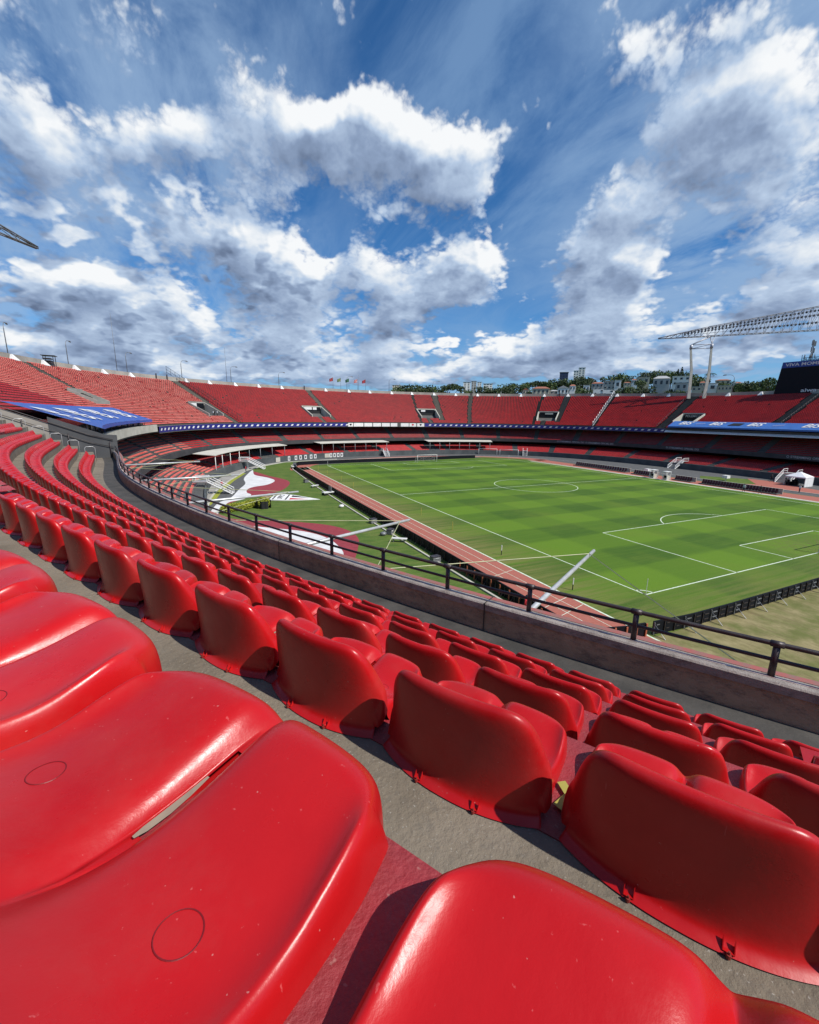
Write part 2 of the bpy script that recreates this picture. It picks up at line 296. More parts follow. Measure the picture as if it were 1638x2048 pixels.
# ------------------------------------------------------------------ mesh helpers
class MB:
    def __init__(s): s.v = []; s.f = []; s.m = []
    def add(s, vs, fs, mi=0):
        o = len(s.v); s.v += [tuple(map(float, p)) for p in vs]; s.f += [tuple(o+i for i in f) for f in fs]; s.m += [mi]*len(fs); return s
    def box(s, c, d, ax=None, mi=0):
        c = np.array(c, float); ax = np.eye(3) if ax is None else np.array(ax, float); h = np.array(d, float)/2
        vs = [c+ax[0]*h[0]*i+ax[1]*h[1]*j+ax[2]*h[2]*k for i in (-1, 1) for j in (-1, 1) for k in (-1, 1)]
        return s.add(vs, [(0, 1, 3, 2), (4, 6, 7, 5), (0, 4, 5, 1), (2, 3, 7, 6), (0, 2, 6, 4), (1, 5, 7, 3)], mi)
    def tube(s, pts, r, n=8, mi=0, cap=True):
        pts = [np.array(p, float) for p in pts]; rs = r if hasattr(r, '__len__') else [r]*len(pts); rings = []
        up = None
        for i, p in enumerate(pts):
            d = pts[min(i+1, len(pts)-1)]-pts[max(i-1, 0)]; d = d/(np.linalg.norm(d)+1e-9)
            if up is None or abs(up@d) > .95: up = np.array([0, 0, 1.]) if abs(d[2]) < .9 else np.array([1., 0, 0])
            a = np.cross(d, up); a /= np.linalg.norm(a); b = np.cross(a, d); up = b
            rings.append([p+rs[i]*(math.cos(t)*a+math.sin(t)*b) for t in np.linspace(0, 2*math.pi, n, endpoint=False)])
        fs = [(i*n+k, i*n+(k+1) % n, (i+1)*n+(k+1) % n, (i+1)*n+k) for i in range(len(pts)-1) for k in range(n)]
        if cap: fs += [tuple(range(n))[::-1], tuple((len(pts)-1)*n+k for k in range(n))]
        return s.add([q for R in rings for q in R], fs, mi)
    def grid(s, rows, mi=0, skip=None, flip=False):
        R, C = len(rows), len(rows[0])
        fs = [((i*C+j, i*C+j+1, (i+1)*C+j+1, (i+1)*C+j) if not flip else (i*C+j, (i+1)*C+j, (i+1)*C+j+1, i*C+j+1)) for i in range(R-1) for j in range(C-1) if not (skip and skip(i, j))]
        return s.add([p for r in rows for p in r], fs, mi)
    def poly(s, pts, mi=0): return s.add(pts, [tuple(range(len(pts)))], mi)
    def build(s, name, mats, parent=None, smooth=False, loc=None):
        me = bpy.data.meshes.new(name)
        v = s.v
        if loc is not None: v = [(p[0]-loc[0], p[1]-loc[1], p[2]-loc[2]) for p in v]
        me.from_pydata(v, [], s.f)
        for m in (mats if isinstance(mats, (list, tuple)) else [mats]): me.materials.append(m)
        if s.m and max(s.m) > 0: me.polygons.foreach_set('material_index', s.m)
        if smooth: me.polygons.foreach_set('use_smooth', [True]*len(s.f))
        me.update()
        o = bpy.data.objects.new(name, me); COL.objects.link(o)
        if loc is not None: o.location = loc
        if parent is not None: o.parent = parent
        return o
def tag(o, label=None, cat=None, group=None, kind=None):
    if label: o['label'] = label
    if cat: o['category'] = cat
    if group: o['group'] = group
    if kind: o['kind'] = kind
    return o
def empty(name, loc, label, cat, group=None, rz=0):
    o = bpy.data.objects.new(name, None); COL.objects.link(o); o.location = loc; o.rotation_euler = (0, 0, rz); o.empty_display_size = .3
    return tag(o, label, cat, group)
def copy_tree(o, parent=None):
    c = o.copy(); COL.objects.link(c); c.parent = parent
    for ch in list(o.children): copy_tree(ch, c)
    return c
ORD = ['', 'first', 'second', 'third', 'fourth', 'fifth', 'sixth', 'seventh', 'eighth', 'ninth', 'tenth', 'eleventh', 'twelfth', 'thirteenth', 'fourteenth', 'fifteenth', 'sixteenth', 'seventeenth', 'eighteenth', 'nineteenth', 'twentieth']
def ordn(n):
    if n < len(ORD): return ORD[n]
    return f"{n}{'th' if 10 <= n % 100 <= 20 else {1: 'st', 2: 'nd', 3: 'rd'}.get(n % 10, 'th')}"
def text_polys(txt, size=1., shear=0.):
    cu = bpy.data.curves.new('t', 'FONT'); cu.body = txt; cu.size = size; cu.align_x = 'CENTER'; cu.align_y = 'CENTER'; cu.shear = shear; cu.resolution_u = 3; cu.offset = size*.018
    o = bpy.data.objects.new('t', cu); COL.objects.link(o)
    me = bpy.data.meshes.new_from_object(o.evaluated_get(bpy.context.evaluated_depsgraph_get()))
    vs = [tuple(v.co) for v in me.vertices]; fs = [tuple(p.vertices) for p in me.polygons]
    bpy.data.objects.remove(o); bpy.data.curves.remove(cu); bpy.data.meshes.remove(me)
    return vs, fs

# ------------------------------------------------------------------ the ring of the upper stand
ARC_C = (29.427, 14.596); ARC_R = 68.593
def make_ring():
    pts = []
    for y in (-34, -28, -21, -14, -7, 0, 8):
        pts.append((ARC_C[0]-math.sqrt(ARC_R**2-(y-ARC_C[1])**2), y))
    pts += [(-42.6, 25), (-45, 48), (-44.2, 70), (-40.5, 91), (-32, 110), (-17, 125), (5, 136), (30, 142), (58, 141), (83, 131), (101, 113), (111, 90), (114, 62), (112, 32), (105, 2), (88, -26), (60, -45), (30, -52), (4, -49)]
    P = np.array(pts, float); n = len(P); d = np.hypot(*(np.roll(P, -1, 0)-P).T)
    A = np.zeros((n, n)); B = np.zeros((n, 2))
    for i in range(n):
        h0, h1 = d[i-1], d[i]
        A[i, (i-1) % n] += h0/6; A[i, i] += (h0+h1)/3; A[i, (i+1) % n] += h1/6
        B[i] = (P[(i+1) % n]-P[i])/h1-(P[i]-P[i-1])/h0
    Mm = np.linalg.solve(A, B); out = []
    for i in range(n):
        j = (i+1) % n; h = d[i]; m = max(2, int(h/.25))
        for k in range(m):
            b = k/m*h; a = h-b
            out.append(Mm[i]*a**3/(6*h)+Mm[j]*b**3/(6*h)+(P[i]/h-Mm[i]*h/6)*a+(P[j]/h-Mm[j]*h/6)*b)
    Q = np.array(out); return Q, np.r_[0, np.cumsum(np.hypot(*(np.roll(Q, -1, 0)-Q).T))]
RQ, RS = make_ring(); RL = float(RS[-1]); RQc = np.vstack([RQ, RQ[:1]])
S_OFF = RS[int(np.argmin(np.hypot(RQ[:, 0]-CAM[0], RQ[:, 1]-CAM[1])))]
def R0(s):
    s = np.mod(np.asarray(s, float)+S_OFF, RL); return np.stack([np.interp(s, RS, RQc[:, 0]), np.interp(s, RS, RQc[:, 1])], -1)
def frame(s):
    a = R0(s); t = R0(np.asarray(s)+.6)-R0(np.asarray(s)-.6); t = t/np.linalg.norm(t, axis=-1, keepdims=True)
    return a, t, np.stack([-t[..., 1], t[..., 0]], -1)
def RP(s, off, z=None):
    a, t, o = frame(s); q = a+o*(np.asarray(off)[..., None] if np.ndim(off) else off)
    return q if z is None else np.concatenate([q, np.broadcast_to(np.asarray(z, float), q.shape[:-1])[..., None]], -1)
def P3(s, off, z): return tuple(RP(float(s), float(off), float(z)))
NEAR0, NEAR1 = RL-62, 34.0        # our own sector of the stand, before the side wall
def near(s): s = s % RL; return s > NEAR0 or s < NEAR1
def row_b(s, j):
    if near(s): return 1.40+.75*j+(.18 if j == 5 else .62 if j > 5 else 0)
    return 1.40+.75*j
def row_z(s, j):
    s = s % RL
    if near(s): return 12.45+.405*j
    return 12.45+float(np.interp(s, [34, 290, 330, RL-62], [.374, .374, .342, .342]))*j
NR = 34

# ------------------------------------------------------------------ ground
def sheet(name, pts, z, m, kind='structure', label=None):
    mb = MB(); mb.poly([(p[0], p[1], z) for p in pts]); o = mb.build(name, m); tag(o, label, None, None, kind); return o
def superel(a, b, n, k=160, c=(34, 52.5)):
    out = []
    for i in range(k):
        t = 2*math.pi*i/k; ct, st = math.cos(t), math.sin(t)
        out.append((c[0]+a*abs(ct)**(2/n)*math.copysign(1, ct), c[1]+b*abs(st)**(2/n)*math.copysign(1, st)))
    return out
def smooth_closed(pts, k=6):
    P = np.array(pts, float); n = len(P); out = []
    for i in range(n):
        p0, p1, p2, p3 = P[i-1], P[i], P[(i+1) % n], P[(i+2) % n]
        for j in range(k):
            t = j/k; out.append(tuple(.5*((2*p1)+(-p0+p2)*t+(2*p0-5*p1+4*p2-p3)*t*t+(-p0+3*p1-3*p2+p3)*t**3)))
    return out
# terrain: flat round the stadium, a wooded hill to the north and east
def hill_h(x, y):
    dx, dy = x-CAM[0], y-CAM[1]; d = math.hypot(dx, dy); az = math.degrees(math.atan2(dx, dy))
    hh = np.interp(az, [-180, -40, 10, 25, 33, 38, 44, 48, 54, 60, 64, 72, 110, 180], [0, 0, 10, 24, 32, 30, 34, 38, 39, 34, 27, 24, 8, 0])
    k = np.interp(d, [235, 300, 380, 460, 640, 1200], [0, .45, .82, 1.0, 1.05, .4])
    return hh*k
mb = MB(); rows = []
rr = [0, 120, 200, 235, 260, 290, 330, 380, 430, 500, 640, 900, 1400, 2600, 4800]
for r_ in rr:
    rows.append([(CAM[0]+r_*math.sin(rad(a)), CAM[1]+r_*math.cos(rad(a)), -.05+(hill_h(CAM[0]+r_*math.sin(rad(a)), CAM[1]+r_*math.cos(rad(a))) if r_ else 0)+(2.0*math.sin(a*.9+r_*.03) if 300 < r_ < 1500 and hill_h(CAM[0]+r_*math.sin(rad(a)), CAM[1]+r_*math.cos(rad(a))) > 8 else 0)) for a in range(0, 361, 4)])
def hill_extra(T, v, col, b):
    return T.mix(T.mr(T.noise(v, .03, 6, .7), .45, .6), col, (.085, .12, .03))
tag(mb.grid(rows, flip=False).build('hillside_terrain', mat('hillside_green', (.05, .075, .022), (.03, .05, .015), .05, .95, extra=hill_extra), smooth=True), kind='structure')
sheet('arena_floor', superel(69.5, 80.5, 2.6), .0, M_ASPH)
lawn = [(-10.2, 118), (-17.7, 110), (-22.0, 101.2), (-22.3, 95), (-22.8, 88), (-24.5, 80), (-27, 70), (-29.5, 61), (-32.3, 54), (-33.6, 46), (-33.5, 30), (-30, 10), (-22, -8), (-8, -18), (34, -24), (70, -16), (78, -4), (79.5, 20), (79.5, 88), (76, 102), (66, 113), (50, 119), (34, 120), (8, 121)]
sheet('lawn', smooth_closed(lawn, 4), .004, M_GRASS)
# pale apron strip below the left stand with its kerb line
apr = [(-34.6, 46), (-33.3, 61.4), (-32, 69.8), (-28.9, 82.6), (-23.6, 100.5), (-17.7, 110.2), (-10.4, 118.6), (-16.5, 122), (-27, 108), (-32, 90), (-35.0, 72), (-36, 56), (-35.6, 44)]
sheet('concrete_apron', apr, .008, M_CONC)
def ribbon_strip(pts, w, z, h=0.):
    mb = MB(); P = [np.array(p, float) for p in pts]; rows = []
    for i, p in enumerate(P):
        d = P[min(i+1, len(P)-1)]-P[max(i-1, 0)]; d = d/np.linalg.norm(d); nn = np.array([-d[1], d[0]])
        a, b = p-nn*w/2, p+nn*w/2
        if h: rows.append([(*a, z), (*a, z+h), (*b, z+h), (*b, z)])
        else: rows.append([(*a, z), (*b, z)])
    return mb.grid(rows)
ribbon_strip([(-34.3, 50.4), (-33.3, 61.4), (-32, 69.8), (-28.9, 82.6), (-23.4, 100.5), (-17.7, 109.9), (-10.3, 118.4), (8, 122.6)], .35, .0, .13).build('kerb_line', M_CREAM)['kind'] = 'structure'
ribbon_strip([(-33.9, 55), (-32.7, 61.4), (-31.3, 69.6), (-28.3, 82.4), (-24.6, 95)], .9, .012).build('grass_verge', M_LEAF3)['kind'] = 'structure'
sheet('asphalt_path', [(-33.4, 52), (-32.1, 61), (-30.8, 69.5), (-27.8, 82.4), (-24.3, 94.5), (-21.9, 101.1), (-23.2, 93), (-24.6, 84), (-25.6, 76.9), (-27.4, 69.5), (-29.4, 61), (-31.6, 55)], .009, M_ASPH)
sheet('white_painted_path', smooth_closed([(-21.9, 100.6), (-22.5, 90.9), (-20.1, 84.5), (-19.4, 79.3), (-21.6, 74.2), (-24.6, 72.0), (-26.2, 69.5), (-26.8, 65.4), (-26.3, 62.4), (-28.1, 58.4), (-30.5, 56.5), (-31.6, 52.5), (-33.0, 46.5), (-33.7, 48.6), (-32.3, 56.2), (-29.9, 61.1), (-27.9, 69.5), (-26.0, 76.9), (-25.6, 84.8), (-23.9, 93.3)], 5), .016, M_SWW)
sheet('red_painted_path', smooth_closed([(-21.9, 97.5), (-19.6, 88.4), (-17.4, 82.2), (-16.6, 77.8), (-17.2, 73.2), (-19.2, 67.5), (-21.6, 63.6), (-24.1, 62.0), (-26.6, 61.0), (-29.0, 57.5), (-31.2, 54), (-32.6, 47), (-31.8, 45), (-33.6, 47), (-32.6, 55), (-29.5, 62), (-27.2, 69), (-25.6, 76.9), (-24.9, 84.8), (-23.4, 92)], 5), .013, M_SWR)
sheet('red_painted_path', smooth_closed([(-34, 48), (-32.7, 46.8), (-31.0, 43.6), (-29.0, 42.0), (-25.7, 39.8), (-22.6, 37.9), (-19.7, 35.3), (-17.9, 32.5), (-17.2, 29.5), (-17.4, 26.6), (-18.4, 23.6), (-20.7, 18.5), (-24, 13), (-30, 14), (-34, 30)], 5), .013, M_SWR)
sheet('white_painted_path', smooth_closed([(-33.0, 41.5), (-29.5, 38.7), (-26.9, 36.2), (-24.6, 34.2), (-22.7, 32.2), (-21.2, 29.2), (-20.6, 25.7), (-21.0, 21), (-23.5, 16.5), (-28, 18), (-31, 28)], 5), .017, M_SWW)
mb = ribbon_strip([(-31.7, 46.4), (-27, 42.8), (-22.5, 39.2), (-14.3, 35.2)], .09, .021); mb.build('hose_line', M_YEL)['kind'] = 'structure'
# running track: left straight, curve behind the far goal, right straight
def offs_track(x0, x1, z):
    mb = MB(); rows = []
    def pt(x, sgn, t): return (x, t)
    ys = np.linspace(-14, 100, 30)
    rows = [[(x0, y, z), (x1, y, z)] for y in ys]; return rows
mbt = MB(); mbt.grid([[(-11.6, y, .02), (-6.7, y, .02)] for y in np.linspace(-9, 103, 30)], flip=True)
# outer bend of the track, seen beyond the black boards
c0 = np.array([34., 97.]); R1, R2 = 45.5, 40.5
def bend(R, a, ky=.62): return (34+R*math.cos(a)*1.02, 97+R*math.sin(a)*ky)
mbt.grid([[(*bend(R1, a), .02), (*bend(R2-.2, a), .02)] for a in np.linspace(math.pi*1.0, 0, 50)], flip=True)
mbt.grid([[(79.0, y, .02), (72.6, y, .02)] for y in np.linspace(100, -6, 30)], flip=True)
mbt.build('running_track', M_TRACK)['kind'] = 'structure'
mbl = MB()
for x in (-6.62, -6.75+.0): pass
mbl.grid([[(-6.70, y, .030), (-6.52, y, .030)] for y in np.linspace(-9, 104, 30)], flip=True)
for x in (-7.9, -9.15, -10.4): mbl.grid([[(x-.025, y, .026), (x+.025, y, .026)] for y in np.linspace(-9, 103, 30)], flip=True)
for y in (-.5, 1.2, 8.5): mbl.grid([[(-11.5, y, .027), (-11.5, y+.06, .027)], [(-6.8, y+1.2, .027), (-6.8, y+1.26, .027)]])
for a, b in ((72.3, 72.6),): mbl.grid([[(b, y, .030), (a, y, .030)] for y in np.linspace(100, -6, 30)], flip=True)
mbl.build('track_line_marks', M_LINE)['kind'] = 'structure'
ribbon_strip([(70.6, 96), (71.2, 80), (71.6, 60), (71.7, 40), (71.6, 20), (71.3, -4)], .95, .0, .05).build('pale_kerb', M_CREAM)['kind'] = 'structure'
ribbon_strip([(-12.4, -6), (-12.7, 12), (-12.9, 40), (-12.7, 70), (-11.6, 98), (-10.3, 108), (-7, 114)], .22, .0, .14).build('pale_kerb', M_CREAM)['kind'] = 'structure'
ribbon_strip([(-6, 116.5), (3, 119.8), (16, 121.6), (34, 121.8), (52, 121), (64, 117.6), (76, 109), (83, 98), (85.5, 86), (84.5, 74), (84, 60), (83.7, 45), (83.4, 28), (84, 14)], .32, .0, .1).build('pale_kerb', M_CREAM)['kind'] = 'structure'
sheet('asphalt_strip', [(-9, 106.5), (9, 110.6), (30, 110.2), (52, 112.8), (62, 113.0), (60, 116.5), (34, 117.5), (10, 117), (-4, 112.6)], .012, M_BLACK if False else M_ASPH)
sheet('side_lawn', [(83.9, 45.6), (90.1, 49.4), (94.1, 44.1), (96.8, 39.5), (86.9, 33.6), (84.0, 38.7)], .012, M_GRASS)
sheet('running_track', [(84.2, 30), (84.0, 36.5), (87.4, 34.4), (97, 41.2), (98, 34), (92.5, 28.6), (90.5, 22), (84, 16)], .021, M_TRACK)
sheet('playing_field', [(-6.5, -7.6), (12, -7.6), (71.1, -7.0), (71.1, 97), (64, 108), (50, 110.4), (20, 109), (5, 108.6), (-6.5, 105)], .010, M_PITCH)
sheet('dry_grass', smooth_closed([(-13.5, -5), (-5, -5.4), (8, -5.2), (21, -5.0), (50, -5), (76, -6), (74, -17), (34, -23), (-8, -18), (-20, -9)], 4), .014, M_DRY)
# pitch markings
mb = MB(); LW = .13; Z = .016
def seg(x0, y0, x1, y1, w=LW):
    d = np.array([x1-x0, y1-y0], float); L = np.linalg.norm(d); d /= L; nn = np.array([-d[1], d[0]])*w/2; d2 = d*w/2
    a, b = np.array([x0, y0])-d2, np.array([x1, y1])+d2
    mb.poly([(*(a-nn), Z), (*(b-nn), Z), (*(b+nn), Z), (*(a+nn), Z)])
def arc(cx, cy, r, a0, a1, n=48):
    rows = [[(cx+(r-LW/2)*math.cos(a), cy+(r-LW/2)*math.sin(a), Z), (cx+(r+LW/2)*math.cos(a), cy+(r+LW/2)*math.sin(a), Z)] for a in np.linspace(a0, a1, n)]
    mb.grid(rows, flip=True)
FW, FL = 68, 105
for x in (0, FW): seg(x, 0, x, FL)
for y in (0, FL/2, FL): seg(0, y, FW, y)
for y0, s_ in ((0, 1), (FL, -1)):
    for hw, dp in ((20.16, 16.5), (9.16, 5.5)):
        seg(34-hw, y0, 34-hw, y0+s_*dp); seg(34+hw, y0, 34+hw, y0+s_*dp); seg(34-hw, y0+s_*dp, 34+hw, y0+s_*dp)
    a = math.acos(5.5/9.15)
    arc(34, y0+s_*11, 9.15, s_*math.pi/2-a, s_*math.pi/2+a)
arc(34, FL/2, 9.15, 0, 2*math.pi, 90)
for cx, cy, a0 in ((0, 0, 0), (FW, 0, math.pi/2), (0, FL, -math.pi/2), (FW, FL, math.pi)): arc(cx, cy, 1.0, a0, a0+math.pi/2, 12)
mb.build('pitch_markings', M_LINE)['kind'] = 'structure'

# ------------------------------------------------------------------ the stadium stands
stadium = empty('stadium', (34, 52.5, 0), 'oval concrete stadium bowl of three tiers round the football pitch', 'stadium')
def part(mb, name, m, smooth=False, label=None): 
    o = mb.build(name, m, stadium, smooth, loc=(34, 52.5, 0)); o.location = (0, 0, 0)
    if label: o['label'] = label
    return o
VOM = [(103.5, 108.6, 11, 17), (141.8, 146.8, 5, 14), (181.6, 189, 5, 14), (229, 236.4, 5, 14), (276.4, 283.4, 4, 13), (325.6, 332, 5, 13)]   # s0,s1,row0,row1
AIS = [(108, 12, 114.5, 31, 1.3), (148.0, 0, 148.9, 33, 1.5), (189.4, 2.8, 191.0, 27.5, 1.5), (184.4, 0, 184.3, 4.6, 1.4), (227.4, 0, 231, 27.5, .45), (237.3, 3.8, 239.2, 27.5, 1.9), (232, 0, 231.6, 4.6, 1.3), (248.4, 0, 252.6, 27.5, 1.2), (275.2, 0, 276.3, 27.5, .45), (284.3, 3.6, 284.2, 27.5, 1.9), (278.9, 0, 279, 4.2, 1.4), (298.8, 0, 298.2, 27.5, .8), (323.7, 0, 321.8, 27.5, 2.4), (355.6, 3, 353.8, 27.5, 2.4), (390, 0, 390, 27, 2), (35.6, 0, 36.6, 27.5, 3.)]
sv = sorted(set([round(x, 3) for x in np.arange(-58, 0, 1.6)]+[round(x, 3) for x in np.arange(0, 34, .8)]+[34.0, 34.001]+[round(x, 3) for x in np.arange(35, 418, 1.5)]+[a for v in VOM for a in v[:2]]))
def in_vom(s, j): return any(v[0]-1e-6 <= s <= v[1]+1e-6 and v[2] <= j < v[3] for v in VOM)
def tier_profile(s):
    """(off,z) pairs: walkway, then riser / tread for each row, then the rim wall"""
    pr = [(-.02, 12.045), (row_b(s, 0)-.34, 12.045)]
    for j in range(NR):
        z = row_z(s, j); pr.append((row_b(s, j)-.34, z)); nx = row_b(s, j+1)-.34 if j < NR-1 else row_b(s, j)+1.0; pr.append((nx, z))
    o, z = pr[-1]; return pr+[(o, z+1.35), (o+.35, z+1.35), (o+.35, 0.)]
mb = MB(); rows = []
for s in sv: rows.append([P3(s, o, z) for o, z in tier_profile(s)])
def skp(i, k):
    s = (sv[i]+sv[i+1])/2; j = (k-1)//2
    return 2 <= k < 2+2*NR and in_vom(s, j) and not (k % 2 == 0 and False)
nprof = len(rows[0])
rim_first = nprof-4
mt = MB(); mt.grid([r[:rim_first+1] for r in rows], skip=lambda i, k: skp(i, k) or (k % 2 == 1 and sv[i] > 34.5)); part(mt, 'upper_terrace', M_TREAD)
mt = MB(); mt.grid([r[:rim_first+1] for r in rows], skip=lambda i, k: skp(i, k) or not (k % 2 == 1 and sv[i] > 34.5)); part(mt, 'terrace_risers', mat('shaded_riser', (.045, .040, .036), (.028, .025, .023), .6, .9))  # dark grey-brown, with the shade under seat lips put into the colour
mr_ = MB(); mr_.grid([r[rim_first:] for r in rows]); part(mr_, 'rim_wall', M_RIM)
# painted strips under the near seats (red floor paint between the seats)
mp_ = MB()
for j in range(0, 9):
    rows = []
    dz = .095 if j == 5 else 0.
    for s in np.arange(-16, 30.6, .5): rows.append([P3(s, row_b(s, j)-.343, row_z(s, j)-.10), P3(s, row_b(s, j)-.343, row_z(s, j)+.004+dz), P3(s, row_b(s, j)+.16, row_z(s, j)+.004+dz), P3(s, row_b(s, j)+.16, row_z(s, j)-.02)] if dz else [P3(s, row_b(s, j)-.343, row_z(s, j)-.10), P3(s, row_b(s, j)-.343, row_z(s, j)+.004), P3(s, row_b(s, j)+.02, row_z(s, j)+.004), P3(s, row_b(s, j)+.02, row_z(s, j)-.02)])
    mp_.grid(rows)
part(mp_, 'painted_seat_plinth', M_REDPAINT)
# near parapet with its cap, walkway gutter strip with its shade painted dark
mpa = MB(); mca = MB(); rows = []; rows2 = []
for s in np.arange(-40, 34.01, .5):
    rows.append([P3(s, 0, 12.0), P3(s, 0, 12.36)])
    rows2.append([P3(s, .0, 12.36), P3(s, .018, 12.365), P3(s, .018, 12.455), P3(s, .0, 12.472), P3(s, -.10, 12.472), P3(s, -.105, 12.45), P3(s, -.30, 12.45), P3(s, -.32, 12.44), P3(s, -.32, 11.2)])
mpa.grid(rows); mca.grid(rows2)
mg = MB(); mg.grid([[P3(s, 0, 12.05), P3(s, .62, 12.05)] for s in np.arange(-40, 34.01, .5)]); part(mg, 'gutter_shade', mat('gutter_shade_dark', (.075, .068, .06), (.04, .037, .033), 2, .8, .4, 20))  # flat strip; the shade along the parapet foot is put into its colour
part(mpa, 'parapet', M_PAR); part(mca, 'parapet_cap', M_PARCAP)
ml = MB(); ml.grid([[P3(s, -.075, 12.476), P3(s, -.115, 12.476)] for s in np.arange(-40, 34, .5)]); part(ml, 'parapet_paint_line', mat('worn_pale_paint', (.60, .50, .46), (.36, .22, .20), 8, .8))
ml = MB(); ml.grid([[P3(s, -.20, 12.455), P3(s, -.30, 12.455)] for s in np.arange(-40, 34, .5)]); part(ml, 'parapet_paint_line', mat('worn_red_line', (.34, .09, .08), (.22, .13, .11), 8, .8))
# far front edge, slab and soffit
def slab(s0, s1, ztop, m_face, zb=10.55):
    f = MB(); rows = [[P3(s, 0, 12.03), P3(s, 0, ztop), P3(s, -.25, ztop), P3(s, -.25, zb)] for s in np.arange(s0, s1+.01, 1.5)]; f.grid(rows); part(f, 'slab_edge', m_face)
lg = MB(); lg.grid([[P3(s, -.25, 11.55), P3(s, -1.15, 11.0), P3(s, -1.15, 10.85), P3(s, -.25, 10.85)] for s in np.arange(326, 418, 1.5)]); part(lg, 'ledge', M_WHITE)
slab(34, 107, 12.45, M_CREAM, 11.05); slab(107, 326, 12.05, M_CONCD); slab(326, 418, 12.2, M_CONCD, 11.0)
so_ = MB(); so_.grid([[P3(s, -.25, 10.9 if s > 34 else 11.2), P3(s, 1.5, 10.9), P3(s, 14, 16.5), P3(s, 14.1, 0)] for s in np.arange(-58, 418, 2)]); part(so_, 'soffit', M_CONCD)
# middle tier
NM = 12
def mid_b(j): return -1.1+.78*j
def mid_z(s, j): return 5.75+.44*j
mm = MB(); rows = []
ms = np.arange(-20, 418, 1.5)
for s in ms:
    pr = [(-2.15, 5.0), (-2.15, 6.35), (-2.0, 6.35), (-2.0, 5.75)]
    for j in range(NM): z = mid_z(s, j); pr += [(mid_b(j)-.35 if j else -1.9, z), (mid_b(j+1)-.35, z)]
    pr += [(mid_b(NM)-.35, 12.6)]
    rows.append([P3(s, o, z) for o, z in pr])
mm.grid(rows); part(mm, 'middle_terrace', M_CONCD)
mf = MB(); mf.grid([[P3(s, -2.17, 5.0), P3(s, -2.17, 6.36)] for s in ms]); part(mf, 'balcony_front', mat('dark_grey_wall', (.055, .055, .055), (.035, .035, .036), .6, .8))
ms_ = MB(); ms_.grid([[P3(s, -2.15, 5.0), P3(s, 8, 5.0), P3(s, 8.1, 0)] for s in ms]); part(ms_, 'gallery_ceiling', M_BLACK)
# lower tier: between the pitchside wall and the gallery
FOOT = superel(68, 79, 2.6, 720)
FOOTA = np.array(FOOT); FANG = np.arctan2(FOOTA[:, 1]-52.5, FOOTA[:, 0]-34)
_o = np.argsort(FANG); FANG = FANG[_o]; FOOTA = FOOTA[_o]
def foot(s):
    p = RP(s, -2.0); a = np.arctan2(p[..., 1]-52.5, p[..., 0]-34)
    return np.stack([np.interp(a, FANG, FOOTA[:, 0], period=2*math.pi), np.interp(a, FANG, FOOTA[:, 1], period=2*math.pi)], -1)
NL = 12
def low_pt(s, w, z):
    a = foot(s); b = RP(s, 3.0); q = a+(b-a)*w; return (float(q[0]), float(q[1]), z)
def low_z(j): return 1.45+.20*j
def low_w(j): return .06+.92*j/NL
ml_ = MB(); rows = []; lw_ = MB(); rw = []
ls = np.arange(28, 418, 1.5)
for s in ls:
    r_ = [low_pt(s, .0, 1.2)]
    for j in range(NL): r_ += [low_pt(s, low_w(j), low_z(j)), low_pt(s, low_w(j+1), low_z(j))]
    rows.append(r_); rw.append([low_pt(s, 0, 0), low_pt(s, 0, 1.75), low_pt(s, .022, 1.75), low_pt(s, .022, 1.2)])
ml_.grid(rows); part(ml_, 'lower_terrace', M_CONCD); lw_.grid(rw); part(lw_, 'pitchside_wall', mat('dark_green_grey_wall', (.085, .095, .095), (.05, .058, .06), .4, .8))

# vomitories: mouth walls, dark inside, floor, sign
signs = [None]*len(VOM)
for i, (s0, s1, j0, j1) in enumerate(VOM):
    sm = (s0+s1)/2; zf = row_z(sm, j0)-.3; zt = row_z(sm, j1-1)+.15
    o0 = row_b(sm, j0)-.34; o1 = row_b(sm, j1)-.34
    v = MB()
    for sa, w in ((s0, -.3), (s1, .3)):
        for (oa, za), (ob, zb) in (((o0-.25, row_z(sm, j0)+.55), (o1, zt+.6)),):
            a, b, c, d_ = P3(sa, oa, zf), P3(sa, ob, zf), P3(sa, ob, zb), P3(sa, oa, za)
            a2, b2, c2, d2 = P3(sa+w, oa, zf), P3(sa+w, ob, zf), P3(sa+w, ob, zb), P3(sa+w, oa, za)
            v.add([a, b, c, d_, a2, b2, c2, d2], [(0, 1, 2, 3), (4, 7, 6, 5), (3, 2, 6, 7), (0, 3, 7, 4), (1, 5, 6, 2)])
    a, b = P3(s0-.3, o1, zt-.15), P3(s1+.3, o1, zt-.15); a2, b2 = P3(s0-.3, o1+.3, zt+.8), P3(s1+.3, o1+.3, zt+.8)
    v.add([a, b, (b[0], b[1], zt+.8), (a[0], a[1], zt+.8), a2, b2], [(0, 1, 2, 3), (3, 2, 5, 4)])
    part(v, 'stairway_mouth', M_CREAM if i > 1 else M_CONC)
    v = MB(); v.poly([P3(s0, o0-.1, zf), P3(s1, o0-.1, zf), P3(s1, o1, zf), P3(s0, o1, zf)]); part(v, 'stairway_floor', M_CONCD)
    v = MB(); v.poly([P3(s0, o1-.02, zf), P3(s1, o1-.02, zf), P3(s1, o1-.02, zt-.15), P3(s0, o1-.02, zt-.15)]); part(v, 'stairway_opening', M_BLACK)  # black sheet standing in for the shade inside the passage
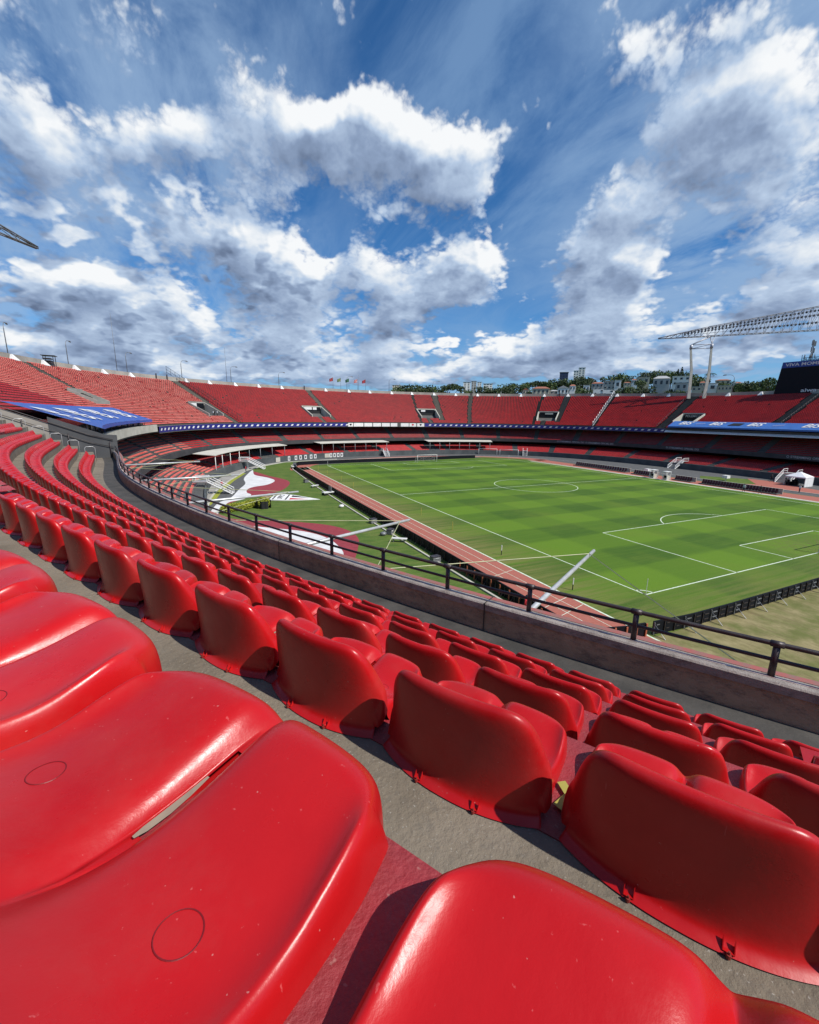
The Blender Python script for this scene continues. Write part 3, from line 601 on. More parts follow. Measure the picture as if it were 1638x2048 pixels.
# aisles: darker stair flights with half steps
M_AISLE = mat('worn_dark_aisle', (.13, .115, .09), (.08, .072, .06), 1.2, .9)
for (sa, oa, sb, ob, w) in AIS:
    if w < .6: continue
    rows = []
    for j in range(NR):
        o = row_b(200, j)-.34
        if not (oa-.2 <= o <= ob+.2): continue
        s = sa+(sb-sa)*(o-oa)/(ob-oa+1e-6); z = row_z(s, j)
        rows += [[P3(s+k*w/2, o+d, zz) for k in (-1, 1)] for d, zz in ((-.30, z-.39), (-.30, z-.19), (-.004, z-.19), (-.004, z+.006), (.44, z+.006))]
    if rows: v = MB(); v.grid(rows); part(v, 'aisle_steps', M_AISLE)
# side wall of our sector, running up the stand
v = MB(); S0 = 33.6; prof = []
for o in np.linspace(-.3, 27, 30): prof.append((o, 13.12+.40*max(o-.2, 0)+(.0 if o > .2 else 0)))
rows = [[P3(S0, o, 11.0), P3(S0, o, z), P3(S0+.28, o, z), P3(S0+.28, o, 11.0)] for o, z in prof]; v.grid(rows)
v.poly([P3(S0, -.3, 11.), P3(S0, -.3, 13.12), P3(S0+.28, -.3, 13.12), P3(S0+.28, -.3, 11.)])
part(v, 'side_wall', M_RIM)
v = MB(); rows = [[P3(S0-.02, o, 12.05+.4*max(o-1.1, 0)), P3(S0-.02, o, 13.14+.40*max(o-.2, 0))] for o in np.linspace(-.32, 3.1, 6)]; v.grid(rows, flip=True)
rows = [[P3(S0+.30, o, 13.5+.40*max(o-.2, 0)), P3(S0-.03, o, 13.5+.40*max(o-.2, 0)), P3(S0-.03, o, 13.10+.40*max(o-.2, 0))] for o in np.linspace(-.34, 3.1, 6)]; v.grid(rows)
part(v, 'dark_wall_panel', mat('dark_grey_panel', (.075, .078, .08), (.05, .052, .055), 1, .6))

# ------------------------------------------------------------------ seats
def seat_mesh(name, sub=True):
    # profile stations: x towards the pitch, z up, half width, bulge of the back in plan, kind
    st = [(-.020, .000, .238, .056), (-.004, .009, .232, .054), (.004, .022, .226, .052), (.004, .060, .226, .050), (-.002, .130, .230, .046), (-.010, .205, .234, .042), (-.016, .258, .234, .039), (-.014, .281, .231, .037), (-.004, .291, .226, .034), (.009, .285, .222, .031),
          (.018, .264, .219, .028), (.032, .190, .218, .020), (.052, .115, .218, .012), (.086, .060, .220, .004), (.140, .028, .222, 0), (.195, .024, .222, 0), (.250, .034, .221, 0), (.292, .049, .218, -.004), (.318, .055, .212, -.010), (.338, .045, .208, -.014), (.347, .016, .207, -.016), (.350, -.030, .206, -.016), (.350, -.080, .206, -.016)]
    NS = len(st)
    # slit half width at each station (open gap along the middle of the pan)
    gap = {14: .001, 15: .0075, 16: .006, 17: .0022, 18: .0004}
    grv = {12: .004, 13: .008, 14: .014, 15: .022, 16: .028, 17: .032, 18: .034, 19: .028, 20: .010, 21: .004}
    cols = [-1.0, -.97, -.88, -.72, -.5, -.28, -.14, -.07]
    V = []; idx = {}
    def top(v):   # height of the back across its width: square shoulders, then a fall to the arm
        a = abs(v); return 1-.60*max(0, (a-.74)/.26)**2.6
    for i, (x, z, w, bu) in enumerate(st):
        g = gap.get(i, 0); gr = grv.get(i, 0)
        half = []
        for c in cols: half.append((c*w, c))
        row = []
        for yy, c in half:
            a = abs(c)
            zz = z; xx = x-bu*(1-a**2.4)+.0
            if 3 <= i <= 12:
                k = top(c); zz = .022+(z-.022)*(k if z > .11 else 1-(1-k)*max(0, (z-.06)/.06))
                xx += (1-k)*.10*max(0, (z-.05)/.24)
            if i >= 13 and i <= 18:
                zz += .010*(1-((a-.5)/.5)**2) + .012*max(0, (a-.86)/.14)**2
            if i >= 12: zz -= gr*max(0, 1-((a)/.15))**1.1
            if i >= 12: xx -= .030*max(0, (a-.78)/.22)**2.2*(1 if i >= 16 else 0)
            row.append((xx, yy, zz))
        # rolled edge and side skirt
        e = row[0]
        sk = []
        if i <= 2: sk = [(e[0]+.004, e[1]-.002, e[2]), (e[0]+.006, e[1]-.003, e[2])]
        else:
            zlow = -.0 if i < 13 else -.06
            sk = [(e[0]+.001, e[1]-.012, min(e[2]-.016, e[2])), (e[0]+(.0), e[1]-.016, e[2]*.35+zlow*.65)]
            sk = [(q[0], q[1], q[2]) for q in sk]
        left = [sk[1], sk[0]]+row+[(row[-1][0], -g-.0016, row[-1][2]-gr*.45)]
        right = [(x_, -y_, z_) for x_, y_, z_ in left[::-1]]
        V.append(left+right)
    NC = len(V[0]); mid = NC//2-1
    verts = [p for r in V for p in r]; faces = []
    for i in range(NS-1):
        for j in range(NC-1):
            if j == mid and gap.get(i, 0) > .002 and gap.get(i+1, 0) > .002: continue
            faces.append((i*NC+j, (i+1)*NC+j, (i+1)*NC+j+1, i*NC+j+1))
    # inner lips of the slit
    o = len(verts); lip = [i for i in range(14, 19)]
    for i in lip:
        for j, sgn in ((mid, -1), (mid+1, 1)):
            p = V[i][j]; verts.append((p[0], p[1], p[2]-.02))
    for k in range(len(lip)-1):
        i = lip[k]
        faces.append((i*NC+mid, o+2*k, o+2*k+2, (i+1)*NC+mid)); faces.append((i*NC+mid+1, (i+1)*NC+mid+1, o+2*k+3, o+2*k+1))
    me = bpy.data.meshes.new(name); me.from_pydata(verts, [], faces); me.materials.append(M_RED)
    me.polygons.foreach_set('use_smooth', [True]*len(faces)); me.update()
    ob = bpy.data.objects.new('tmp', me); COL.objects.link(ob)
    md = ob.modifiers.new('s', 'SUBSURF'); md.levels = 2 if sub else 0; md.render_levels = md.levels
    out = bpy.data.meshes.new_from_object(ob.evaluated_get(bpy.context.evaluated_depsgraph_get())); out.name = name
    bpy.data.objects.remove(ob)
    return out
ME_SEAT = seat_mesh('seat_shell'); ME_SEAT1 = seat_mesh('seat_shell_light', False)
from mathutils.bvhtree import BVHTree
_bv = BVHTree.FromPolygons([v.co for v in ME_SEAT.vertices], [tuple(p.vertices) for p in ME_SEAT.polygons])
def pan_z(x, y):
    h = _bv.ray_cast(Vector((x, y, .2)), Vector((0, 0, -1)))[0]; return h.z if h else .035
mb = MB(); mb.tube([(.015*math.cos(a), .019*math.sin(a), pan_z(.168+.015*math.cos(a), .141+.019*math.sin(a))+.0001) for a in np.linspace(0, 2*math.pi, 33)], .0006, 5, cap=False)
ME_CAP = mb.build('bolt_cover', M_CAP)
mb = MB(); mb.grid([[(x_, -w_, pan_z(x_, .013)-.003), (x_, w_, pan_z(x_, .013)-.003)] for x_, w_ in ((.19, .002), (.20, .0045), (.22, .005), (.24, .004), (.26, .002))], flip=True)
ME_SLOT = mb.build('lit_slot_strip', mat('lit_dust_beige', (.34, .28, .20), (.24, .19, .14), 20, .9)); slot_me = ME_SLOT.data; bpy.data.objects.remove(ME_SLOT)  # strip added in the slit, coloured as sunlit dust below it

mb = MB(); mb.tube([(0, 0, -.002), (0, 0, .012)], .009, 8); mb.tube([(0, 0, .012), (0, 0, .022)], .0045, 6)
ME_BOLT = mb.build('mounting_bolt', M_BOLT)
mb = MB()
for y in (-.017, .017): mb.add([(-.012, y-.0015, 0), (.018, y-.0015, 0), (.018, y-.0015, .034), (-.012, y+.0015, 0), (.018, y+.0015, 0), (.018, y+.0015, .034)], [(0, 1, 2), (5, 4, 3), (0, 2, 5, 3), (0, 3, 4, 1)])
mb.box((.003, 0, .001), (.03, .035, .003))
ME_GUS = mb.build('gusset', M_RED)
cap_me, bolt_me, gus_me = ME_CAP.data, ME_BOLT.data, ME_GUS.data
for q in (ME_CAP, ME_BOLT, ME_GUS): bpy.data.objects.remove(q)

PHASE = {5: .392, 4: -.12, 3: -.05, 2: -.03, 1: -.02, 0: -.01}
cand = []
for j in range(0, 12):
    pit = .552 if j == 5 else .525
    k0 = int(-30/pit); ph = PHASE.get(j, .1*j % .5)
    for k in range(k0, int(70/pit)):
        rr_ = row_b(0, j)
        s = ph+k*pit*ARC_R/(ARC_R+rr_)
        if s > 30.4-.25*max(0, j-5): continue
        o = row_b(s, j); z = row_z(s, j)+(.095 if j == 5 else 0)
        p = P3(s, o, z); u, v, d = project((p[0], p[1], z+.12))
        dist = np.linalg.norm(np.array([p[0], p[1], z+.1])-CAM)
        m_ = 0
        if d > .12 and j <= 5:
            m_ = 190/d
        vis = (j == 5 and -1.3 < s < 3.6) or d > .1 and -m_*1.1 < u < 1638+m_*1.1 and v < 2048+m_*1.2 and j <= 5
        cand.append([dist if vis else 1e3+dist, j, s, o, z, vis, u, v, d])
cand.sort(key=lambda c: c[0])
nearset = [c for c in cand if c[5]][:300]
rest = [c for c in cand if not c[5]] + [c for c in cand if c[5]][300:]
ROWNAME = {5: 'nearest row', 4: 'second row away', 3: 'third row away', 2: 'fourth row away', 1: 'fifth row away', 0: 'front row by the walkway'}
for j in range(6):
    L = sorted([c for c in nearset if c[1] == j], key=lambda c: c[2])
    for n, c in enumerate(L):
        _, _, s, o, z, vis, u, v, d = c
        a, t, on = frame(s); p = P3(s, o+(.075 if j == 5 else 0), z+.004)
        ob = bpy.data.objects.new('plastic_chair', ME_SEAT if c[0] < 9 else ME_SEAT1); COL.objects.link(ob)
        ob.location = p; ob.scale = (1.30, 1.07, 1.07) if j == 5 else (1,)*3; ob.rotation_euler = (0, 0, math.atan2(-on[1], -on[0])+random.uniform(-.012, .012))
        tag(ob, f"glossy red plastic seat, {ordn(n+1)} from the right in the {ROWNAME[j]}" if n else f"glossy red plastic seat at the right-hand end of the {ROWNAME[j]}", 'stadium chair', 'red plastic chairs in the rows of our own sector')
        if c[0] < 3.2:
            for sy in (-1, 1):
                q = bpy.data.objects.new('bolt_cover', cap_me); COL.objects.link(q); q.parent = ob; q.location = (.168, sy*.141, 0); q.scale = (1, sy, 1)
        if c[0] < 2.2: q = bpy.data.objects.new('lit_slot_strip', slot_me); COL.objects.link(q); q.parent = ob
        if j <= 4 and c[0] < 6:
            for sy in (-1, 1):
                q = bpy.data.objects.new('mounting_bolt', bolt_me); COL.objects.link(q); q.parent = ob; q.location = (-.072, sy*.085, 0); q.scale = (.5, .5, .6)
                q = bpy.data.objects.new('gusset', gus_me); COL.objects.link(q); q.parent = ob; q.location = (-.062, sy*.085, .004); q.scale = (.5, .55, .6)

# all the remaining seats of the bowl, far beyond counting, as one object
LV = np.array([(-.02, -.215, .02), (0, -.215, .25), (.05, -.215, .23), (.10, -.215, .07), (.35, -.21, .08), (.37, -.20, .0),
               (-.02, .215, .02), (0, .215, .25), (.05, .215, .23), (.10, .215, .07), (.35, .21, .08), (.37, .20, .0)])
LF = np.array([(0, 1, 7, 6), (1, 2, 8, 7), (2, 3, 9, 8), (3, 4, 10, 9), (4, 5, 11, 10)])
LT = [(0, 2, 1), (6, 7, 8)]
inst = []     # (x,y,z,cos,sin,mat,scale)
def add_row(sarr, off, zf, mi_f, ptf=None):
    a, t, on = frame(sarr)
    q = a+on*off if ptf is None else ptf(sarr)
    c, sn = -on[:, 0], -on[:, 1]
    for k in range(len(sarr)):
        inst.append((q[k, 0], q[k, 1], zf(sarr[k]) if callable(zf) else zf, c[k], sn[k], mi_f(sarr[k])))
pinkb = lambda s, j: 1 if (34 < s < 147.6 and not (j < 26 and s < 92-(j-10)*.6 and j < 24)) else 0
for j in range(NR):
    off = 1.40+.75*j
    ss = np.arange(36.5, 416, .53)+rng.uniform(-.02, .02)
    keep = np.ones(len(ss), bool)
    for (s0, s1, j0, j1) in VOM: keep &= ~((ss > s0-.7) & (ss < s1+.7) & (j >= j0-(.5)) & (j < j1+1))
    for (sa, oa, sb, ob, w) in AIS:
        if oa-.4 <= off <= ob+.4:
            sc = sa+(sb-sa)*(off-oa)/(ob-oa+1e-6); keep &= np.abs(ss-sc) > w/2+.28
    if j < 5: keep &= ~((ss > 42) & (ss < 102)); keep &= ~((ss > 326) & (ss < 380) & (j < 3))
    keep &= rng.random(len(ss)) > .004
    ss = ss[keep]
    add_row(ss, off, lambda s, j=j: row_z(s, j), lambda s, j=j: 1 if (36 < s < 147.8 and not (s < 90 and j < 22 and (s < 90-(j-8)*1.0))) and rng.random() > .05 else 0)
for j in range(NM):
    ss = np.arange(36, 416, .54); keep = np.ones(len(ss), bool)
    for c in np.arange(40, 416, 15.8): keep &= np.abs(ss-c) > .9
    ss = ss[keep]; add_row(ss, mid_b(j), lambda s, j=j: mid_z(s, j), lambda s: 1 if s < 125 else 0)
for j in range(1, NL):
    ss = np.arange(40, 416, .56); keep = np.ones(len(ss), bool)
    for c in np.arange(47, 416, 15.8): keep &= np.abs(ss-c) > 1.1
    keep &= ~((ss > 150) & (ss < 158)); keep &= ~((ss > 228) & (ss < 233))
    ss = ss[keep]
    w = low_w(j)+.05
    def pf(sa, w=w):
        a = foot(sa); b = RP(sa, 3.0); return a+(b-a)*w
    add_row(ss, 0, low_z(j), lambda s: 1 if s < 120 else 0, pf)
for c in rest:
    _, j, s, o, z, *_r = c
    if j == 5 and c[8] > 0 and c[0] > 1e3 and abs(s) < 1.2 and c[8] < .0: continue
    a, t, on = frame(s); p = P3(s, o, z+.004); inst.append((p[0], p[1], p[2], -on[0], -on[1], 2))
for j in range(12, NR):
    for s in np.arange(-30, 25, .55):
        a, t, on = frame(float(s)); p = P3(s, row_b(s, j), row_z(s, j)); inst.append((p[0], p[1], p[2], -on[0], -on[1], 2))
I = np.array(inst); n = len(I)
X = LV[None, :, 0]*I[:, 3:4]-LV[None, :, 1]*I[:, 4:5]+I[:, 0:1]
Y = LV[None, :, 0]*I[:, 4:5]+LV[None, :, 1]*I[:, 3:4]+I[:, 1:2]
Zz = LV[None, :, 2]+I[:, 2:3]
co = np.stack([X, Y, Zz], -1).reshape(-1, 3)
base = (np.arange(n)*12)[:, None, None]
fq = (base+LF[None]).reshape(-1, 4)
ft = (base+np.array(LT)[None]).reshape(-1, 3)
me = bpy.data.meshes.new('stadium_seats'); me.vertices.add(len(co)); me.vertices.foreach_set('co', co.ravel())
nl = fq.size+ft.size; me.loops.add(nl); me.loops.foreach_set('vertex_index', np.r_[fq.ravel(), ft.ravel()])
me.polygons.add(len(fq)+len(ft)); me.polygons.foreach_set('loop_start', np.r_[np.arange(len(fq))*4, fq.size+np.arange(len(ft))*3])
me.polygons.foreach_set('material_index', np.r_[np.repeat(I[:, 5].astype(int), len(LF)), np.repeat(I[:, 5].astype(int), 2)])
for m in (M_REDFAR, M_SUNLIT, M_RED): me.materials.append(m)
me.update(calc_edges=True); me.validate()
ob = bpy.data.objects.new('stadium_seats', me); COL.objects.link(ob)
tag(ob, 'thousands of red and sunlit pink seats filling the rows of the far stands', 'stadium seats', None, 'stuff')

# ------------------------------------------------------------------ railing on the parapet
rl = empty('parapet_railing', P3(0, -.12, 12.45), 'dark painted pipe railing with two bars on top of the concrete parapet', 'railing')
ro = np.array(rl.location)
def rbuild(mb, name, m, parent, smooth=True):
    lo = tuple(parent.location); o = mb.build(name, m, parent, smooth, loc=lo); o.location = (0, 0, 0); return o
m1 = MB(); m1.tube([P3(s, -.12, 12.83) for s in np.arange(-14, 33.3, .5)], .026, 12); rbuild(m1, 'top_rail', M_STEEL, rl)
m1 = MB(); m1.tube([P3(s, -.12, 12.655) for s in np.arange(-14, 33.3, .5)], .021, 10); rbuild(m1, 'middle_rail', M_STEEL, rl)
for k in range(-5, 26):
    s = .33+1.29*k
    if s > 33: break
    m1 = MB(); p = P3(s, -.12, 0)
    m1.tube([(p[0], p[1], 12.44), (p[0], p[1], 12.80)], .032, 12)
    m1.tube([P3(s-.055, -.12, 12.83), P3(s+.055, -.12, 12.83)], .035, 12); m1.tube([(p[0], p[1], 12.44), (p[0], p[1], 12.452)], .07, 10)
    rbuild(m1, 'post', M_STEEL, rl)
# handrails of the side aisle and small hoops by the row ends
hr = empty('side_handrail', P3(S0, 0, 13), 'grey pipe handrail sloping down beside the concrete side wall', 'handrail')
m1 = MB(); m1.tube([P3(S0-.1, o, 13.20+.42*max(o-.3, 0)) for o in np.linspace(-.1, 14, 12)], .022, 8); m1.tube([P3(S0-.1, o, 12.72+.42*max(o-.3, 0)) for o in np.linspace(-.1, 14, 12)], .02, 8)
rbuild(m1, 'rail', M_STEEL, hr)
for k in range(7):
    o = .1+2.1*k; m1 = MB(); z = 12.1+.4*max(o-.8, 0); m1.tube([P3(S0-.1, o, z), P3(S0-.1, o, z+1.0)], .026, 8); rbuild(m1, 'post', M_STEEL, hr)
for j in range(0, 6):
    s = 31.2; o = row_b(s, j)-.2; z = row_z(s, j); m1 = MB()
    m1.tube([P3(s, o-.22, z-.4), P3(s, o-.22, z+.42), P3(s, o-.12, z+.50), P3(s, o+.2, z+.50), P3(s, o+.28, z+.42), P3(s, o+.28, z)], .014, 6)
    h = m1.build('aisle_hoop', M_GALV, None, True, loc=P3(s, o, z)); tag(h, f'small bent steel hoop at the end of the {ROWNAME[j].split(" by")[0]}', 'handrail', 'steel hoops at the row ends')


# ------------------------------------------------------------------ ring banner on the slab edge
def lerp(a, b, t): return a+(b-a)*t
bn = empty('ribbon_banner', P3(200, -.3, 11.3), 'long navy banner with white slanted marks along the front of the upper stand', 'banner')
m1 = MB(); m1.grid([[P3(s, -.28, 10.75), P3(s, -.28, 12.0)] for s in np.arange(107, 193.6, 1.2)]); m1.grid([[P3(s, -.28, 10.75), P3(s, -.28, 12.0)] for s in np.arange(228.5, 326, 1.2)])
rbuild(m1, 'banner_cloth', M_NAVY, bn, False)
m1 = MB()
for s in np.arange(108, 325, 2.35):
    if 193.2 < s < 229.5: continue
    w = .85
    for za, zb in ((11.12, 11.62),):
        m1.poly([P3(s, -.285, za), P3(s+w, -.285, za), P3(s+w+.45, -.285, zb), P3(s+.45, -.285, zb)])
o_ = rbuild(m1, 'white_marks', M_WHITE, bn, False); o_['kind'] = 'stuff'
wb = empty('white_banner', P3(206, -.3, 11.3), 'white banner panels with small dark crests interrupting the blue banner on the far stand', 'banner')
for n, (a, b) in enumerate(((193.8, 196), (196.3, 200.6), (201, 204.6), (205, 208.6), (209, 212.6), (213, 216), (217.6, 221.2), (221.5, 224.6), (225, 228.2))):
    m1 = MB(); m1.grid([[P3(s, -.29, 10.7), P3(s, -.29, 12.05)] for s in np.linspace(a, b, 4)]); rbuild(m1, 'banner_panel', M_WHITE, wb, False)
    if n in (0, 7, 8):
        c = (a+b)/2; m1 = MB(); m1.poly([P3(c-.45, -.30, 11.75), P3(c+.45, -.30, 11.75), P3(c+.45, -.30, 11.35), P3(c, -.30, 10.95), P3(c-.45, -.30, 11.35)]); rbuild(m1, 'crest', M_SCREEN if n != 7 else M_CLR, wb, False)

# ------------------------------------------------------------------ box canopies with lettering
def surf_text(txt, size, fn, s0, o0, lift, m, parent, name='lettering', flip=1, shear=0., rot=0., xs=1., ys=1.):
    vs, fs = text_polys(txt, size, shear); vs = [(a_*xs, b_*ys, 0) for a_, b_, _ in vs]; m1 = MB(); cr_, sr_ = math.cos(rot), math.sin(rot)
    m1.add([fn(s0+flip*(x_*cr_-y_*sr_), o0+(x_*sr_+y_*cr_), lift) for x_, y_, _ in vs], fs); return rbuild(m1, name, m, parent, False)
def canopy(name, label, s0, s1, ocut, z_in, z_out, o_in, o_out, m, texts):
    lo = P3((s0+s1)/2, o_in, z_in); c = empty(name, lo, label, 'canopy')
    fn = lambda s, o, dz=0.: P3(s, o, lerp(z_in, z_out, (o-o_in)/(o_out-o_in))+dz)
    m1 = MB(); ss = np.linspace(s0, s1, 40); rows = []
    for k, s in enumerate(ss):
        rows.append([fn(s, o, .012*math.sin(k*1.9+o*2)) for o in np.linspace(o_in, o_out, 6)])
    m1.grid(rows); rows = [[fn(s, o_in, -.02), fn(s, o_in-.05, -.42)] for s in ss]; m1.grid(rows)
    rbuild(m1, 'fabric_roof', m, c)
    for k, s in enumerate(np.linspace(s0+.5, s1-.5, 12)):
        m1 = MB(); m1.tube([P3(s, .7, 12.0), P3(s, .7, fn(s, .7)[2]-.1)], .05, 6); rbuild(m1, 'post', M_GREYM, c)
    return c, fn
cw, fnw = canopy('box_canopy', 'sloping royal blue canopy with white lettering over the boxes beside the side wall', 45.5, 101.5, 0, 13.55, 15.75, -.55, 6.0, M_BLUE, None)
for s in (53, 66, 79.5, 93): surf_text('BIS', 3.1, fnw, s, 2.8, .10, M_WHITE, cw, flip=1, shear=.25, rot=rad(-90), ys=2.3)
for s, rz_ in ((49.5, .2), (61, -.2), (74.5, .15), (88, -.1)):
    m1 = MB()
    for d in (0,):
        pts = [(-2.6, 0), (-.4, 1.0), (2.8, .15), (.3, -.9)]
        for a in range(4):
            p, q = pts[a], pts[(a+1) % 4]; m1.poly([fnw(s+p[0], 2.9+p[1], .09), fnw(s+q[0], 2.9+q[1], .09), fnw(s+q[0]*.82, 2.9+q[1]*.82, .09), fnw(s+p[0]*.82, 2.9+p[1]*.82, .09)])
    rbuild(m1, 'outline_mark', mat('pale_blue_print', (.30, .36, .62), None, 3, .6), cw, False)
ce, fne = canopy('box_canopy', 'pale blue canopy with white lettering over the boxes on the right-hand stand', 327, 398, 0, 12.95, 14.65, -1.2, 2.7, M_BLUEL, None)
for s in (331.5, 341.2, 352.2, 366): surf_text('BIS', 3.0, fne, s, 1.0, .10, M_WHITE, ce, flip=1, shear=.35)
for s in (336, 358.5, 371): surf_text('\u2014lacta', 1.1, fne, s, .5, .10, mat('pale_blue_print', (.30, .36, .62)), ce, flip=1, shear=.2) if False else None
for s in (336.4, 358.3, 372):
    m1 = MB()
    for k in range(5): m1.poly([fne(s+k*.55-1.3, .35+k*.12, .1), fne(s+k*.55-.9, .35+k*.12, .1), fne(s+k*.55-.7, .95+k*.12, .1), fne(s+k*.55-1.1, .95+k*.12, .1)])
    rbuild(m1, 'small_print', mat('pale_blue_print', (.30, .36, .62)), ce, False)
m1 = MB(); m1.poly([fne(345.0, .1, .11), fne(348.6, .1, .11), fne(349.1, 1.7, .11), fne(345.9, 1.7, .11)]); rbuild(m1, 'torn_opening', M_BLACK, ce, False)
# dark glazed boxes under both canopies
for nm, s0, s1, lab in (('hospitality_box', 46, 102, 'dark hospitality boxes with glass fronts under the royal blue canopy'), ('hospitality_box', 327.5, 398, 'dark hospitality boxes under the pale blue canopy on the right-hand stand')):
    lo = P3((s0+s1)/2, 1.2, 12); b = empty(nm, lo, lab, 'boxes')
    m1 = MB(); m1.grid([[P3(s, 1.2, 12.0), P3(s, 1.2, 13.7), P3(s, 5.2, 14.2)] for s in np.arange(s0, s1, 2)]); rbuild(m1, 'glazed_front', M_GLASS, b, False)
    for s in np.arange(s0+1, s1, 4): m1 = MB(); a, t, on = frame(float(s)); c = RP(float(s), 1.15); m1.box((c[0], c[1], 12.85), (.1, .16, 1.7), [[on[0], on[1], 0], [t[0], t[1], 0], [0, 0, 1]]); rbuild(m1, 'mullion', M_GREYM, b, False)

# ------------------------------------------------------------------ stairway signs and fences on the upper stand
for i, (s0, s1, j0, j1) in enumerate(VOM):
    sm = (s0+s1)/2; zt = row_z(sm, j1-1); o1 = row_b(sm, j1)-.34
    if i == 0: continue
    lab = ['', 'white and black sign over the stairway mouth beside the diagonal wire fence', 'white sign panels over the stairway mouth left of the far goal', 'dark sign with a white plate over the stairway mouth above the far goal', 'dark sign with a small white plate over the fourth stairway mouth', 'dark sign with white capitals beside the pale blue canopy'][i]
    c = empty('stairway_sign', P3(sm, o1-.15, zt-1.0), lab, 'sign')
    def rect(sa, sb, za, zb, m, nm, d=0):
        q = MB(); za += .8; zb += .8; q.poly([P3(sa, o1-.15-d, za), P3(sb, o1-.15-d, za), P3(sb, o1-.15-d, zb), P3(sa, o1-.15-d, zb)]); rbuild(q, nm, m, c, False)
    rect(s0+.3, s1-.3, zt-1.55, zt-.25, M_SCREEN, 'sign_board')
    if i == 2: rect(s0+.5, s0+3.6, zt-1.3, zt-.35, M_WHITE, 'plate', .16); rect(s0+4, s0+5.5, zt-1.3, zt-.35, M_WHITE, 'plate', .16)
    if i == 3: rect(s0+1.6, s0+3.3, zt-1.2, zt-.4, M_WHITE, 'plate', .16)
    if i == 1: rect(s0+.4, s0+2.2, zt-1.4, zt-.3, M_WHITE, 'plate', .16)
    if i == 4: rect(s0+2.3, s0+5.2, zt-1.2, zt-.5, M_CREAM, 'plate', .16)
    if i == 5:
        vs, fs = text_polys('POLEMICA', 1.0); q = MB(); q.add([P3(sm-.1+x_*.95, o1-.26, zt-.15+y_*1.1) for x_, y_, _ in vs], fs); rbuild(q, 'lettering', M_CREAM, c, False)
def steep_fence(name, label, sa, oa, sb, ob, h, n, m, rails=(1.,), pr=.04, mesh=False):
    c = empty(name, P3(sa, oa, row_z(sa, 0)), label, 'fence')
    zz = lambda o: row_z(sa, 0)+ (o-1.06)/.75*(row_z(sa, 1)-row_z(sa, 0))
    pt = lambda o, k: P3(lerp(sa, sb, (o-oa)/(ob-oa)), o, zz(o)+.1+k)
    for o in np.linspace(oa, ob, n):
        q = MB(); q.tube([pt(o, -.3), pt(o, h)], pr, 6); rbuild(q, 'post', m, c)
    for r_ in rails: q = MB(); q.tube([pt(o, h*r_) for o in np.linspace(oa, ob, 12)], pr*.8, 6); rbuild(q, 'rail', m, c)
    if mesh:
        q = MB()
        for o in np.arange(oa, ob, .30): q.tube([pt(o, .05), pt(o, h)], .014, 3, cap=False)
        w_ = rbuild(q, 'wire_mesh', m, c)
        w_['kind'] = 'stuff'
    return c
steep_fence('wire_fence', 'tall dark wire fence climbing the stand between pink and red seats', 149.9, .2, 149.9, 31.5, 2.0, 17, M_STEEL, (1., .5, .05), .05, True)
steep_fence('steel_fence', 'dark steel fence climbing the far stand behind the centre circle', 249.3, .2, 253.3, 27.5, 2.2, 15, M_STEEL, (1., .5), .06)
steep_fence('post_fence', 'row of pale posts climbing the stand right of the far corner', 298.9, .2, 298.2, 26.5, 2.1, 15, M_GALV, (.05,), .11)
steep_fence('steel_fence', 'low dark fence climbing the stand below the floodlight tower', 322.4, .2, 320.5, 26, 1.0, 20, M_STEEL, (1.,), .05)
steep_fence('steel_fence', 'low dark fence climbing the stand below the video screen', 357.2, 3, 355.3, 26, 1.0, 20, M_STEEL, (1.,), .05)

# ------------------------------------------------------------------ things standing on the rim
RO = lambda s: row_b(s, NR-1)+1.0
RZ = lambda s: row_z(s, NR-1)
VENTS = [111.1, 118.4, 125.7, 132.2, 138.4, 152, 158.3, 165.9, 173.4, 181.5, 197.9, 206.7, 214.7, 223.1, 230.8, 239.1, 247, 254.7, 261.9, 269.2, 276.8, 284.3, 291.9, 299.4, 307.1, 314.5, 331.2, 339.9, 366]
proto = None
for n, s in enumerate(VENTS):
    if proto is None:
        q = MB(); q.add([(-.55, -.9, 0), (-.55, .9, 0), (1.0, -.9, 0), (1.0, .9, 0), (.7, -.25, 1.45), (.7, .25, 1.45), (1.0, -.25, 1.4), (1.0, .25, 1.4)], [(0, 4, 5, 1), (0, 2, 6, 4), (1, 5, 7, 3), (4, 6, 7, 5), (0, 1, 3, 2), (2, 3, 7, 6)])
        proto = q.build('concrete_buttress', M_WHITE); o_ = proto
    else: o_ = proto.copy(); COL.objects.link(o_)
    a, t, on = frame(s); p = P3(s, RO(s)-1.05, RZ(s)+.01); o_.location = p; o_.rotation_euler = (0, 0, math.atan2(on[1], on[0])); o_.scale = (.8, .8, .85)
    tag(o_, f'white wedge-shaped concrete buttress on the stand rim, {ordn(n+1)} from the left', 'buttress', 'white buttresses along the rim')
LAMPS = [(111.1, 6.1), (125.0, 5.6), (138.2, 5.6), (151.5, 5.6), (165.2, 5.6), (181, 5.2), (206.4, 5.6), (222.4, 5.6), (238.8, 5.4), (331.7, 6.2)]
proto = None
